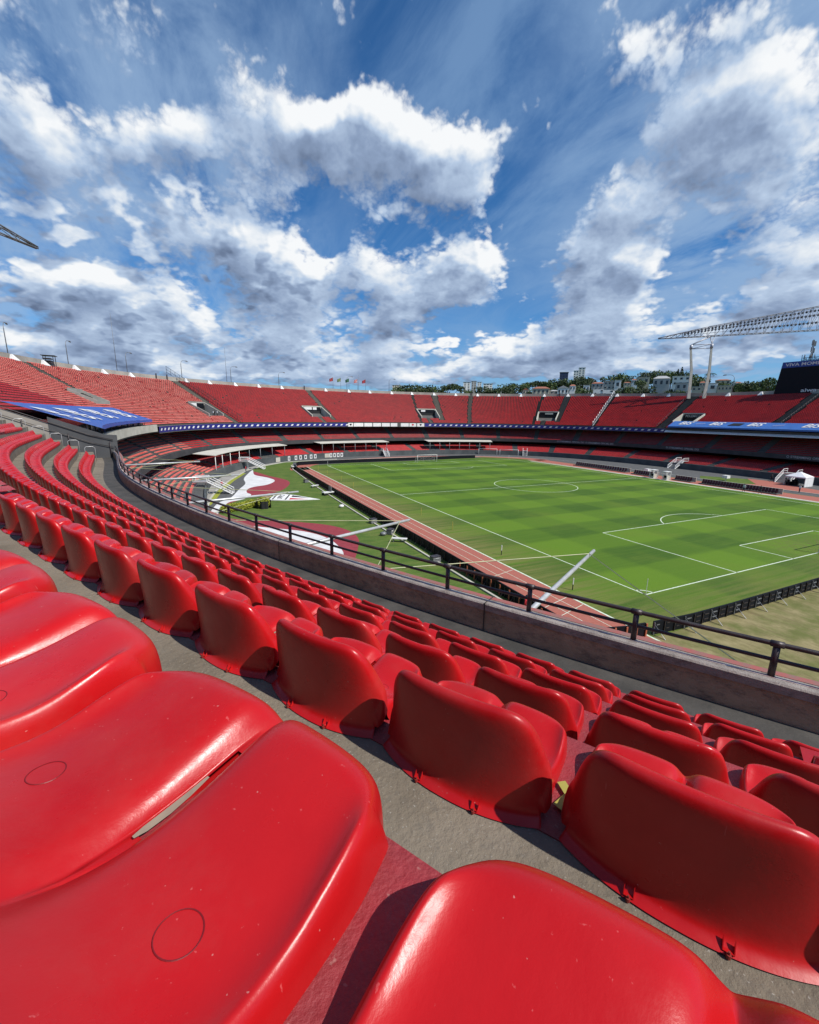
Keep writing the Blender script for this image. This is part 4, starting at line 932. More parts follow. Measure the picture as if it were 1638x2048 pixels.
for n, (s, h) in enumerate(LAMPS):
    if proto is None:
        proto = empty('street_lamp', (0, 0, 0), '', 'street lamp')
        q = MB(); pts = [(0, 0, -1.0), (0, 0, 4.4)]+[(1.5-1.5*math.cos(a), 0, 4.4+1.3*math.sin(a)) for a in np.linspace(.2, math.pi/2, 7)]+[(2.5, 0, 5.72)]
        q.tube(pts, [.085]*2+[.06]*8, 8); q.build('curved_pole', M_GREYM, proto, True)
        q = MB(); q.tube([(2.3, 0, 5.72), (2.6, 0, 5.76), (3.2, 0, 5.72), (3.6, 0, 5.6)], [.06, .16, .18, .05], 8); q.build('lamp_head', M_GREYM, proto, True)
        q = MB(); q.box((3.0, 0, 5.60), (.5, .2, .06)); q.build('lamp_glass', M_GALV, proto)
        o_ = proto
    else: o_ = copy_tree(proto)
    a, t, on = frame(s); o_.location = P3(s, RO(s)+.18, RZ(s)+1.35); o_.rotation_euler = (0, 0, math.atan2(t[1], t[0])*1.0+(.35 if s < 300 else math.pi)); o_.scale = (1.1, 1.0, h/5.7)
    tag(o_, f'grey street lamp with curved arm standing on the stand rim, {ordn(n+1)} from the left', 'street lamp', 'street lamps on the rim')
for s, h, lab in ((136.2, 16.5, 'thin tall antenna mast behind the pink seats, leftmost of the masts'), (164.1, 13.2, 'thin antenna mast next to the fifth street lamp'), (211, 8.0, 'thin antenna mast among the flagpoles')):
    q = MB(); p = P3(s, RO(s)+.6, RZ(s)); q.tube([p, (p[0], p[1], p[2]+h)], [.09, .04], 6); q.tube([(p[0], p[1], p[2]-2), p], .3, 6)
    tag(q.build('antenna_mast', M_GREYM, None, True, loc=p), lab, 'antenna mast', 'antenna masts on the rim')
fcol = [((.45, .05, .06), (.02, .02, .02)), ((.03, .12, .07), (.3, .3, .1)), ((.02, .12, .06), (.02, .10, .05)), ((.45, .06, .05), (.5, .5, .5)), ((.40, .03, .04), (.02, .02, .03))]
for n, s in enumerate((201.3, 204.2, 207.3, 210.5, 213.6)):
    p = P3(s, RO(s)+.5, RZ(s)+.2); c = empty('flag', p, ['red and black', 'greenish grey', 'dark green', 'small red and white', 'dark red'][n]+f' flag on a pole on the far rim, {ordn(n+1)} from the left', 'flag', 'flags on the far rim')
    q = MB(); q.tube([(0, 0, 0), (0, 0, 6.1)], [.07, .04], 6); q.build('flagpole', M_GREYM, c, True)
    m_ = mat('flag_cloth_'+['a', 'b', 'c', 'd', 'e'][n], fcol[n][0], fcol[n][1], 2.5, .8, lo=.48, hi=.52); a, t, on = frame(s)
    q = MB(); rows = []
    for k in range(8):
        w = k/7; rows.append([(-t[0]*w*1.7+on[0]*.15*math.sin(w*7), -t[1]*w*1.7+on[1]*.15*math.sin(w*7), 5.9-w*.7-hh*(1.5-.3*w)) for hh in (0, .5, 1)])
    q.grid(rows); q.build('flag_cloth', m_, c, True)
p = P3(119.8, RO(119.8)-.6, RZ(119.8)-.2); c = empty('camera_tower', p, 'small dark roofed lookout frame on the rim above the pink seats', 'lookout')
q = MB(); q.box((0, 0, 2.55), (2.6, 2.4, .12)); q.build('roof', M_STEEL, c)
for x_, y_ in ((-.9, -.9), (.9, -.9), (.9, .9), (-.9, .9)): q = MB(); q.tube([(x_, y_, -.3), (x_, y_, 2.5)], .07, 6); q.build('leg', M_STEEL, c)
for z_ in (.4, .9, 1.4, 1.9): q = MB(); q.box((-.3, 0, z_), (1.5, 2.0, .2)); q.build('slatted_panel', M_STEEL, c)
for s in (144.8, 147.5, 190.2, 252.6, 281.6):
    p = P3(s, RO(s)-.05, RZ(s)); q = MB(); q.box((p[0], p[1], p[2]+1.0), (.35, .35, 1.8)); 
    tag(q.build('speaker_post', M_STEEL, None, loc=p), {144.8: 'short dark box on the rim just left of the wire fence', 147.5: 'dark frame post at the top of the wire fence', 190.2: 'dark box on the rim above the steps left of the flags', 252.6: 'dark box on the rim at the top of the steel fence', 281.6: 'dark box on the rim left of the pale posts'}[s], 'speaker box')

# floodlight bridge: tower with two legs, lattice beam and rows of lamps
def lattice(mb, A, B, w0, w1, n, r):
    """triangular lattice beam between two ends: w0,w1 = (width,height) at the ends"""
    A, B = np.array(A, float), np.array(B, float); d = (B-A)/np.linalg.norm(B-A); side = np.cross(d, [0, 0, 1.]); side /= np.linalg.norm(side); up = np.array([0, 0, 1.])
    st = []
    for k in range(n+1):
        t = k/n; c = lerp(A, B, t); w = lerp(w0[0], w1[0], t); h = lerp(w0[1], w1[1], t)
        st.append([c+side*w/2, c-side*w/2, c+up*h+side*w*.5, c+up*h-side*w*.5])
    for q in range(4): mb.tube([s_[q] for s_ in st], r*1.5, 5)
    for k in range(n):
        a, b = st[k], st[k+1]
        for i1, i2 in ((0, 2), (1, 3), (0, 1), (2, 3)): mb.tube([a[i1], b[i2]], r*.8, 4, cap=False); mb.tube([a[i1], a[i2]], r*.8, 4, cap=False)
    return st
fl = empty('floodlight_bridge', (136, 83, 24), 'long white lattice floodlight beam on a two-legged concrete tower above the right-hand stand', 'floodlight')
tip = np.array([132., 97.9, 46.1]); e2 = np.array([166., 54., 46.1]); mid_ = tip+(e2-tip)*.29
LTM = mat('white_painted_lattice', (.50, .50, .52), (.36, .36, .38), 1, .5, metal=.2)
q = MB(); lattice(q, tip, mid_, (.4, .3), (2.4, 3.2), 8, .09); st1 = lattice(q, mid_, e2, (2.4, 3.2), (2.6, 8.8), 16, .09)
rbuild(q, 'lattice_beam', LTM, fl)
q = MB(); ax = (e2-tip)/np.linalg.norm(e2-tip); sd_ = np.cross(ax, [0, 0, 1])
for row, zf in ((0, .86), (1, .66), (2, .34)):
    m_ = MB()
    for t in np.linspace(.16 if row < 2 else .42, .99, 44 if row < 2 else 30):
        c_ = tip+(e2-tip)*t; H = np.interp(t, [0, .29, 1], [.3, 3.2, 8.8]); b_ = c_+np.array([0, 0, H*zf+.1])-sd_*-.6
        m_.tube([b_, b_-sd_*.55+np.array([0, 0, -.35])], [.24, .36], 7)
    o_ = rbuild(m_, 'floodlight_row', mat('dark_lamp_housing', (.06, .06, .07), (.25, .25, .27), 2.2, .35, lo=.45, hi=.55), fl)
    m_ = MB(); a_ = tip+(e2-tip)*.14; H0 = np.interp(.14, [0, .29, 1], [.3, 3.2, 8.8]); m_.tube([tip+(e2-tip)*t+np.array([0, 0, np.interp(t, [0, .29, 1], [.3, 3.2, 8.8])*zf]) for t in np.linspace(.14, 1, 10)], .07, 5); rbuild(m_, 'lamp_rail', LTM, fl)
T1, T2 = np.array([134.9, 84.2, 23.]), np.array([137.7, 80.2, 23.])
top1, top2 = np.array([135.2, 86.3, 41.2]), np.array([139.2, 81.2, 41.2])
for a_, b_ in ((T1, top1), (T2, top2)):
    m_ = MB(); k_ = (a_+b_)/2+np.array([.5, -.2, 1.]); m_.tube([a_, k_, b_], [.75, .55, .42], 4); rbuild(m_, 'leg', M_CREAM, fl, False)
m_ = MB(); apex = mid_+np.array([.5, -1, 0.])
for b_ in (top1, top2):
    m_.tube([b_, b_+np.array([0, 0, 1.4])], .55, 6); m_.tube([b_+np.array([0, 0, 1.4]), apex], .22, 6); m_.tube([b_+np.array([0, 0, 1.4]), mid_+np.array([1.5, -2, .2])], .14, 5)
m_.tube([top1, top2], .14, 5); m_.tube([top1+np.array([0, 0, 1.4]), top2+np.array([0, 0, 1.4])], .14, 5); m_.tube([top1, top2+np.array([0, 0, 1.4])], .1, 5)
rbuild(m_, 'tower_head', LTM, fl)
# the second bridge, only its tip reaches into the picture from the left
fr = empty('floodlight_bridge', (-64.8, 93.2, 30), 'tip of a dark lattice floodlight beam coming in from the left edge', 'floodlight')
q = MB(); lattice(q, (-60.1, 94.4, 46.2), (-80, 60., 46.), (.4, .3), (2.6, 6.), 10, .09); rbuild(q, 'lattice_beam', M_GREYM, fr)
m_ = MB()
for t in np.linspace(.2, .95, 12):
    c_ = lerp(np.array([-60.1, 94.4, 46.2]), np.array([-80, 60., 46.]), t); b_ = c_+np.array([0, 0, t*4.5]); m_.tube([b_, b_+np.array([.5, -.25, -.3])], [.22, .33], 7)
rbuild(m_, 'floodlight_row', mat('dark_lamp_housing', (.06, .06, .07)), fr)
for dy in (0, 5): m_ = MB(); m_.tube([(-76-dy*.5, 66-dy*.9, 24), (-76-dy*.5, 66-dy*.9, 46)], .6, 4); rbuild(m_, 'leg', M_CREAM, fr, False)

# video screen
sA = np.array(P3(343.6, 27, 0))[:2]; sB = np.array(P3(358.0, 27.5, 0))[:2]
sc_ = empty('video_screen', (*((sA+sB)/2), 23.), 'huge black video screen with a blue header strip at the top right of the stand', 'video screen')
dx_ = (sB-sA)/np.linalg.norm(sB-sA); nrm = np.array([dx_[1], -dx_[0]]); nrm = nrm if nrm@(CAM[:2]-sA) > 0 else -nrm
LB = np.linalg.norm(sB-sA)
def sp(u, z, d=0): q_ = sA+dx_*u+nrm*d; return (q_[0], q_[1], z)
m_ = MB()
vsx = [sp(-.9, 22.6), sp(LB, 22.6), sp(LB, 34.0), sp(.25, 34.0), sp(-.9, 22.6, -1.5), sp(LB, 22.6, -1.5), sp(LB, 34.0, -1.5), sp(.25, 34.0, -1.5)]
m_.add(vsx, [(0, 1, 2, 3), (4, 7, 6, 5), (0, 3, 7, 4), (1, 5, 6, 2), (3, 2, 6, 7), (0, 4, 5, 1)]); rbuild(m_, 'screen_panel', M_SCREEN, sc_, False)
m_ = MB(); m_.poly([sp(.10, 32.2, .03), sp(LB, 32.2, .03), sp(LB, 34.0, .03), sp(.25, 34.0, .03)]); rbuild(m_, 'header_strip', mat('header_blue', (.02, .06, .30), (.015, .045, .22), 2, .5), sc_, False)
vs, fs = text_polys('VIVA MOMENTOS', 1.55); w_ = max(v_[0] for v_ in vs)-min(v_[0] for v_ in vs); m_ = MB(); x0_ = min(v_[0] for v_ in vs)
m_.add([sp(1.1+(x_-x0_)*1.12, 33.05+y_*.85, .05) for x_, y_, _ in vs], fs); rbuild(m_, 'lettering', M_WHITE, sc_, False)
vs, fs = text_polys('aiwa', 2.3); x0_ = min(v_[0] for v_ in vs); m_ = MB(); m_.add([sp(6.6+(x_-x0_)*1.0, 24.9+y_*.65, .05) for x_, y_, _ in vs], fs); rbuild(m_, 'lettering', M_WHITE, sc_, False)
# aerials behind it
for n, (u_, h_) in enumerate(((6.2, 40.5), (11.6, 40.0))):
    p = sp(u_, 33.9, -2.5); c = empty('phone_mast', p, ['left', 'right'][n]+'-hand cluster of phone aerials standing above the video screen', 'aerial', 'phone aerials above the screen')
    m_ = MB(); H_ = h_-33.9
    m_.tube([(0, 0, -6), (0, 0, H_)], .12, 6); m_.tube([(1.2, .2, -6), (1.2, .2, H_-.3)], .12, 6); m_.build('mast', M_STEEL, c)
    for dx2, zz_ in ((-.4, H_-1), (.4, H_-.9), (1.0, H_-1.2), (1.6, H_-1.1), (-.3, H_-3), (1.5, H_-3.2)):
        m_ = MB(); m_.box((dx2, 0, zz_), (.22, .25, 1.5)); m_.build('antenna_panel', M_GREYM, c)
m_ = MB()
for k in range(26):
    u_ = 4.6+k*.36; z0_ = 34.0+random.uniform(0, .3); m_.tube([sp(u_, z0_, -1.2), sp(u_+random.uniform(-.4, .4), z0_+random.uniform(.7, 1.9), -1.2)], .08, 4)
for z_ in (34.3, 35.0): m_.tube([sp(4.6, z_, -1.2), sp(LB, z_, -1.2)], .07, 4)
rbuild(m_, 'top_railing', M_STEEL, sc_)

# ------------------------------------------------------------------ white shelters over the lower seats
def shelter(name, s0, s1, label, n):
    lo = low_pt((s0+s1)/2, .1, 0.); c = empty(name, lo, label, 'shelter', 'white roofed shelters over the lower seats')
    m_ = MB(); rows = []
    for s in np.linspace(s0, s1, 14):
        a = np.array(low_pt(s, .10, 5.1)); b = np.array(low_pt(s, .50, 5.45)); rows.append([a, b, b-[0, 0, .12], a-[0, 0, .14], a])
    m_.grid([[tuple(p_) for p_ in r_] for r_ in rows]); m_.poly([tuple(p_) for p_ in rows[0][:4]]); m_.poly([tuple(p_) for p_ in rows[-1][:4][::-1]])
    rbuild(m_, 'flat_roof', mat('roof_sheet', (.60, .57, .48), (.50, .47, .40), .5, .7), c, False)
    for s in np.linspace(s0+1, s1-1, n):
        p = low_pt(s, .12, 0); m_ = MB(); m_.tube([p, (p[0], p[1], 4.95)], .09, 6); rbuild(m_, 'column', M_WHITE if s < 140 else M_GREYM, c)
    return c
shelter('roofed_shelter', 118, 162, 'cream flat-roofed shelter on white columns over the lower seats, left of the far goal', 8)
shelter('roofed_shelter', 177, 208, 'pale flat-roofed shelter directly behind the far goal', 7)
shelter('roofed_shelter', 227, 257.5, 'pale flat-roofed shelter right of the far goal', 7)
# painted number panels and doors on the pitchside wall
for n, s in enumerate((155, 161, 164.3, 166.5, 168.8, 171.3, 173.2, 178, 180.2, 181.8, 183.4, 185)):
    a = foot(float(s)); b = foot(float(s)+.9); c_ = np.array([34, 52.5]); nn = (c_-a)/np.linalg.norm(c_-a)*.06
    m_ = MB(); big = s in (155, 178); w_ = 2.0 if big else 1.0; a2 = a+(b-a)/np.linalg.norm(b-a)*w_
    p = [(*(a+nn), .15), (*(a2+nn), .15), (*(a2+nn), 1.55), (*(a+nn), 1.55)]; q_ = [(x_+nn[0]*.6, y_+nn[1]*.6, z_) for x_, y_, z_ in p]
    m_.add(p+q_, [(4, 5, 6, 7), (0, 3, 2, 1), (3, 7, 6, 2), (0, 1, 5, 4), (0, 4, 7, 3), (1, 2, 6, 5)])
    o_ = m_.build('wall_panel', M_CREAM if big else M_WHITE, None, loc=p[0])
    tag(o_, f"{'large cream' if big else 'white square'} panel on the dark pitchside wall, {ordn(n+1)} from the left", 'wall panel', 'pale panels on the pitchside wall')
    if not big:
        m_ = MB(); a3 = lerp(a, a2, .28)+nn*1.8; b3 = lerp(a, a2, .72)+nn*1.8; m_.poly([(*a3, .45), (*b3, .45), (*b3, 1.25), (*a3, 1.25)]); d_ = m_.build('panel_mark', M_SCREEN, o_, loc=p[0]); d_.location = (0, 0, 0)
# lettering on the balcony front of the middle tier
for n, (s, lab) in enumerate(((291.5, 'small pale capitals on the balcony front right of the far corner'), (303, 'pale capitals on the balcony front below the post fence'), (333.5, 'pale capitals on the balcony front below the pale blue canopy'), (369, 'pale capitals on the balcony front at the right edge'))):
    c = empty('balcony_lettering', P3(s, -2.2, 5.6), lab, 'lettering', 'lettering on the balcony front')
    vs, fs = text_polys('O STREAMING OFICIAL DO', .95); m_ = MB(); m_.add([P3(s+x_*.95, -2.2, 5.68+y_*.9) for x_, y_, _ in vs], fs); rbuild(m_, 'capitals', mat('pale_print', (.42, .42, .42), None, 2, .6), c, False)

# ------------------------------------------------------------------ white access stairs and stair bridges
def stairs(p, ang, label, h=1.9, run=3.4, w=1.6, deck=2.4):
    c = empty('white_stairs', (p[0], p[1], 0), label, 'stairs', 'white metal stairs at the pitchside wall', rz=ang)
    m_ = MB(); n = 9
    for k in range(n): m_.box((run*(k+.5)/n, 0, h*(1-(k+1)/n)+.05), (run/n+.03, w, .08))
    m_.build('treads', M_GALV, c)
    for y_ in (-w/2, w/2):
        m_ = MB(); m_.tube([(0, y_, h), (run, y_, 0)], .10, 6); m_.build('stringer', M_WHITE, c)
        m_ = MB(); m_.tube([(-deck, y_, h+1.0), (0, y_, h+1.0), (run, y_, 1.0), (run, y_, 0)], .07, 6); m_.tube([(-deck, y_, h+.5), (0, y_, h+.5), (run, y_, .5)], .045, 6)
        for t in (-deck, 0): m_.tube([(t, y_, h), (t, y_, h+1)], .05, 6)
        m_.build('handrail', M_WHITE, c)
    m_ = MB(); m_.box((-deck/2, 0, h), (deck, w, .14)); m_.build('landing', M_GALV, c)
    for x_ in (-.3, -deck+.3): m_ = MB(); m_.tube([(x_, 0, 0), (x_, 0, h)], .14, 6); m_.build('support_post', M_WHITE, c)
    return c
stairs((-33.5, 66.5), rad(-15), 'white metal stairs on the left with a man standing at their foot', 2.4, 4.4)
stairs((-22.5, 104), rad(-20), 'white metal stairs at the left end of the cream shelter', 2.2, 4.2)
stairs((29, 130), rad(-95), 'white metal stairs behind the far goal', 1.8, 3.2)
stairs((84.8, 116), rad(-130), 'white metal stairs near the far right corner', 1.8, 3.2)
stairs((103.5, 64), rad(180), 'white metal stairs at the right-hand stand behind the benches', 2.2, 4.0, 2.4)
stairs((100.5, 33.5), rad(185), 'white metal stairs beside the white tent', 2.2, 4.2, 3.0)

# ------------------------------------------------------------------ booms projecting from the ring
TIPS = [(-23.4, -13.7, 'nearest metal boom reaching out over the red track from the parapet'), (-27.0, -7.8, 'metal boom reaching over the red and white swirl, second nearest'), (-29.75, .2, 'metal boom pointing at the crest on the lawn, third nearest'), (-32.1, 8.1, 'metal boom below the wire railing, fourth nearest'), (-34.4, 17.9, 'farthest metal boom in front of the lower left seats')]
sgr = np.linspace(-20, 60, 3000); rpg = RP(sgr, -.3)
for n, (x_, y_, lab) in enumerate(TIPS):
    # the boom leaves the ring square to it
    best = min(range(len(sgr)), key=lambda k: np.hypot(rpg[k, 0]-x_, rpg[k, 1]-y_)); b_ = rpg[best]
    c = empty('steel_boom', (b_[0], b_[1], 11.0), lab, 'boom', 'metal booms projecting from the upper stand')
    q = MB(); q.tube([(0, 0, 0), (x_-b_[0], y_-b_[1], 0)], [.066, .05], 12); q.build('pipe', M_GALV, c, True)
    q = MB(); q.tube([(0, 0, -.25), (0, 0, .25)], .14, 10); q.build('bracket', M_GREYM, c, True)
    d_ = np.array([x_-b_[0], y_-b_[1]]); t_ = np.array([-d_[1], d_[0]])/np.linalg.norm(d_)
    for sg in (-1, 1):
        a_ = d_*.93; q = MB(); e_ = t_*sg*6.0+(np.array(RP(float(sgr[best]), -.3))-b_); q.tube([(a_[0], a_[1], .05), (t_[0]*sg*5.5, t_[1]*sg*5.5, .3)], .014, 4); q.build('guy_wire', mat('yellowish_wire', (.45, .46, .25), None, 3, .6), c)

# ------------------------------------------------------------------ black perimeter boards
def board_run(name, label, pts, h, panel=1.0, both=True):
    P = [np.array(p, float) for p in pts]; c = empty(name, (*P[0], 0), label, 'boards', None)
    cum = [0]
    for a, b in zip(P[:-1], P[1:]): cum.append(cum[-1]+np.linalg.norm(b-a))
    L = cum[-1]; n = int(L/panel)
    def at(d): return np.array([np.interp(d, cum, [p_[0] for p_ in P]), np.interp(d, cum, [p_[1] for p_ in P])])
    return c, at, L, n
def boards(label, pts, h, panel, inner, lim=95):
    c, at, L, n = board_run('led_board', label, pts, h, panel)
    for k in range(min(n, lim)):
        a, b = at(k*L/n+.02), at((k+1)*L/n-.02); d = (b-a)/np.linalg.norm(b-a); nn = np.array([-d[1], d[0]])*inner
        m_ = MB(); m_.box((*((a+b)/2), h/2+.04), (np.linalg.norm(b-a), .12, h), [[d[0], d[1], 0], [-d[1], d[0], 0], [0, 0, 1]])
        rr2 = rbuild(m_, 'board_panel', M_BLACK if False else M_SCREEN, c, False)
    return c, at, L, n
c, at, L, n = boards('long run of black boards between the red track and the left lawn', [(-11.9, -3.2), (-11.6, 20), (-11.4, 60), (-11.0, 96), (-10.2, 104), (-8, 108.2)], 1.05, 1.28, 1, 95)
q = MB(); q2 = MB()
for k in range(0, 60):
    p_ = at(k*L/n); q.box((p_[0]-.09, p_[1], .5), (.05, .07, .9)); q.tube([(p_[0]-.08, p_[1], .8), (p_[0]-.65, p_[1], .05)], .02, 4)
    if k < 9: q2.box((p_[0]-.11, p_[1]+.5, .55), (.05, .16, .95))
o_ = rbuild(q, 'rear_brackets', M_STEEL, c, False); o_['kind'] = 'stuff'
boards('low black boards curving behind the far goal', [(-8, 108.4), (-3, 109.8), (10, 110.9), (30, 111.3), (52, 112.4), (58, 112.2)], 1.05, 2., 1)
c, at, L, n = boards('black boards with rear braces behind the near goal line', [(-6.2, -5.0), (-2.6, -5.35), (2, -5.45), (17.5, -5.5), (45, -5.7)], 1.0, 1.0, 1)
for k in range(0, n, 1):
    p_ = at(k*L/n); m_ = MB(); m_.box((p_[0], p_[1]-.10, .52), (.05, .08, .96)); m_.box((p_[0]+.5, p_[1]-.09, .75), (.5, .05, .07)); m_.box((p_[0]+.5, p_[1]-.09, .35), (.5, .05, .07))
    if k < 45: rbuild(m_, 'rear_frame', M_GREYM if k % 3 == 0 else M_STEEL, c, False)
for k in range(0, min(n, 42), 3):
    p_ = at(k*L/n); m_ = MB(); m_.tube([(p_[0], p_[1]-.1, .85), (p_[0]+.1, p_[1]-.95, .05), (p_[0], p_[1]-.15, .05)], .025, 5); rbuild(m_, 'brace', M_GREYM, c)
c, at, L, n = boards('short corner run of black boards with orange posts near the corner flag arc', [(-11.9, -3.3), (-10.4, -4.2), (-8.6, -4.7), (-6.9, -4.9)], 1.0, .85, 1)
for k in range(n+1): p_ = at(k*L/n); m_ = MB(); m_.box((p_[0], p_[1]-.11, .52), (.14, .06, 1.0)); rbuild(m_, 'orange_post', M_ORANGE, c, False)
for n_, y_ in enumerate(np.arange(-2.6, 12, 1.28)):
    m_ = MB(); m_.box((-12.02, y_, .52), (.06, .14, .98)); tag(m_.build('board_post', M_ORANGE, None, loc=(-12.02, y_, 0)), f'orange-brown post behind the black boards by the track, {ordn(n_+1)} from the corner', 'post', 'orange posts behind the boards')
# loose timber and pipes on the ground at the corner
for n_, (x_, y_, a_, l_) in enumerate(((-9.6, -5.6, .3, 1.9), (-9.0, -5.9, -.5, 1.6), (-8.3, -6.3, .9, 1.4), (-10.3, -5.0, 1.3, 1.2), (-8.9, -6.9, -.9, 2.0), (-7.6, -5.9, .1, 1.1))):
    m_ = MB(); m_.box((0, 0, .05), (l_, .14, .07)); o_ = m_.build('loose_plank', [M_WHITE, M_GREYM, M_BARK][n_ % 3]); o_.location = (x_, y_, .02+.02*n_); o_.rotation_euler = (0, 0, a_)
    tag(o_, f"{['white', 'grey', 'dark brown'][n_ % 3]} plank lying at the corner of the boards, {ordn(n_+1)} from the track side", 'plank', 'loose planks at the board corner')

# ------------------------------------------------------------------ goals
def goal(name, p, rz, label, w=7.32, h=2.44, d=1.9, sc=1., net=True):
    c = empty(name, (p[0], p[1], 0), label, 'goal', None, rz=rz)
    m_ = MB(); m_.tube([(-w/2, 0, 0), (-w/2, 0, h)], .06, 10); m_.build('post', M_WHITE, c, True)
    m_ = MB(); m_.tube([(w/2, 0, 0), (w/2, 0, h)], .06, 10); m_.build('post', M_WHITE, c, True)
    m_ = MB(); m_.tube([(-w/2-.06, 0, h), (w/2+.06, 0, h)], .06, 10); m_.build('crossbar', M_WHITE, c, True)
    for x_ in (-w/2, w/2): m_ = MB(); m_.tube([(x_, 0, h), (x_, d*.5, h), (x_, d, 0), (x_, 0, .03)], .03, 6); m_.build('net_frame', M_GALV, c, True)
    if net:
        m_ = MB()
        for x_ in np.arange(-w/2, w/2+.01, .24): m_.tube([(x_, 0, h), (x_, d*.5, h), (x_, d, 0)], .006, 3, cap=False)
        for z_ in np.arange(.0, h, .24): y_ = d-(d*.5)*z_/h; m_.tube([(-w/2, 0, z_), (-w/2, y_, z_), (w/2, y_, z_), (w/2, 0, z_)], .006, 3, cap=False)
        m_.build('net', M_WHITE, c)
    return c
goal('football_goal', (34, 105.06), 0, 'white football goal with net on the far goal line')
goal('football_goal', (34, -.06), math.pi, 'white football goal cut by the right edge of the photo')
goal('training_goal', (71.5, 123), rad(-35), 'empty white training goal by the far stand, left one of the two', d=1.2, net=False)
goal('training_goal', (77.5, 117), rad(-48), 'empty white training goal by the far stand, right one of the two', d=1.2, net=False)
# marker posts along the left touchline
for n_, (x_, y_) in enumerate(((-5.2, 3.4), (-4.9, 14.1), (-4.3, 25.6), (-4.1, 35.3), (-5.6, 63.9), (-5.3, 73.7), (-5.6, 84.8), (-5.2, 95.6))):
    m_ = MB(); m_.tube([(0, 0, 0), (0, 0, .55)], .045, 6); c = m_.build('marker_post', M_BLACK if n_ < 2 else M_YEL); c.location = (x_, y_, 0)
    tag(c, f"thin upright marker post on the grass strip beside the track, {ordn(n_+1)} from the near corner", 'marker post', 'marker posts along the left touchline')
    m_ = MB(); m_.tube([(0, 0, .55), (0, 0, 1.15)], .05, 6); m_.build('pale_top', M_WHITE if n_ < 2 else M_YEL, c)
for n_, (x_, y_) in enumerate(((0, 0), (0, 105), (68, 105), (68, 0))):
    m_ = MB(); m_.tube([(0, 0, 0), (0, 0, 1.5)], .025, 6); c = m_.build('corner_pole', M_WHITE); c.location = (x_, y_, 0)
    tag(c, ['slim corner flag pole in the nearest corner arc', 'slim corner flag pole in the far left corner', 'slim corner flag pole in the far right corner', 'slim corner flag pole at the right edge'][n_], 'corner flag', 'corner flag poles')

# ------------------------------------------------------------------ benches of dark red bucket chairs on the right side
def bench(x0, y0, x1, y1, n, label):
    a, b = np.array([x0, y0], float), np.array([x1, y1], float); d = (b-a)/np.linalg.norm(b-a); ang = math.atan2(d[1], d[0])
    c = empty('team_bench', (x0, y0, 0), label, 'bench', 'rows of dark red chairs beside the pitch', rz=ang); L = np.linalg.norm(b-a)
    m_ = MB(); m_.box((L/2, 0, .12), (L+.4, 1.6, .24)); m_.build('platform', M_CONCD, c)
    m_ = MB(); m_.box((L/2, -1.15, .55), (L+.8, .12, 1.1)); m_.box((L/2, -1.15, 1.14), (L+.8, .3, .08)); m_.build('back_wall', M_CREAM, c)
    pm = None
    dk = mat('dark_red_upholstery', (.10, .008, .012), (.05, .006, .008), 3, .5)
    for k in range(n):
        x_ = L*(k+.5)/n
        if pm is None:
            m_ = MB(); prof_ = [(.30, .45), (.05, .42), (-.12, .50), (-.20, .85), (-.24, 1.20)]
            rows = [[(sx*.27*(1-.25*max(0, i_-2)/2), y_, z_+.0+abs(sx)*.05) for sx in (-1, -.5, .5, 1)] for i_, (y_, z_) in enumerate(prof_)]
            m_.grid(rows); rows = [[(p_[0], p_[1]-.07, p_[2]-.06) for p_ in r_] for r_ in rows]; m_.grid(rows); m_.box((0, .05, .33), (.3, .3, .25)); pm = m_.build('bucket_chair', dk, c, True); pm.location = (x_, 0, 0)
        else: o_ = pm.copy(); COL.objects.link(o_); o_.parent = c; o_.location = (x_, 0, 0)
    return c
bench(76.2, 61.8, 76.2, 81, 22, 'farthest long row of dark red bucket chairs by the pitch')
bench(75.2, 52.5, 75.2, 58.8, 9, 'short row of dark red bucket chairs left of the white booth')
bench(74.8, 42.3, 74.8, 46.6, 7, 'shortest row of dark red bucket chairs right of the white booth')
bench(74.6, 24.2, 74.6, 39.8, 26, 'nearest long row of dark red bucket chairs by the pitch')
for n_, (x_, y_, w_) in enumerate(((72.9, 51.2, 1.5), (72.6, 47.4, 1.6))):
    c = empty('white_booth', (x_, y_, 0), ['white framed booth beside the short row of chairs, left of the pair', 'white framed booth between the two short rows of chairs, right of the pair'][n_], 'booth', 'white booths by the pitch')
    for dx2, dy2 in ((-.7, -.6), (.7, -.6), (.7, .6), (-.7, .6)): m_ = MB(); m_.box((dx2, dy2, 1.05), (.1, .1, 2.1)); m_.build('frame_post', M_WHITE, c)
    m_ = MB(); m_.box((0, 0, 2.15), (1.6, 1.4, .1)); m_.build('roof', M_WHITE, c)
    m_ = MB(); m_.box((.1, 0, .6), (1.1, 1.1, 1.1)); m_.build('cabinet', M_CREAM, c); m_ = MB(); m_.box((-.48, 0, .9), (.05, .6, .6)); m_.build('monitor', M_SCREEN, c)
for n_, (x_, y_, lab) in enumerate(((86.8, 41, 'white box on a stand behind the nearest row of chairs'), (80, 58, 'small white box on the track behind the short row of chairs'))):
    m_ = MB(); m_.box((0, 0, 1.0), (1.4, 1.2, .7)); m_.tube([(0, 0, 0), (0, 0, .7)], .09, 6); o_ = m_.build('equipment_box', M_WHITE); o_.location = (x_, y_, 0); tag(o_, lab, 'box')
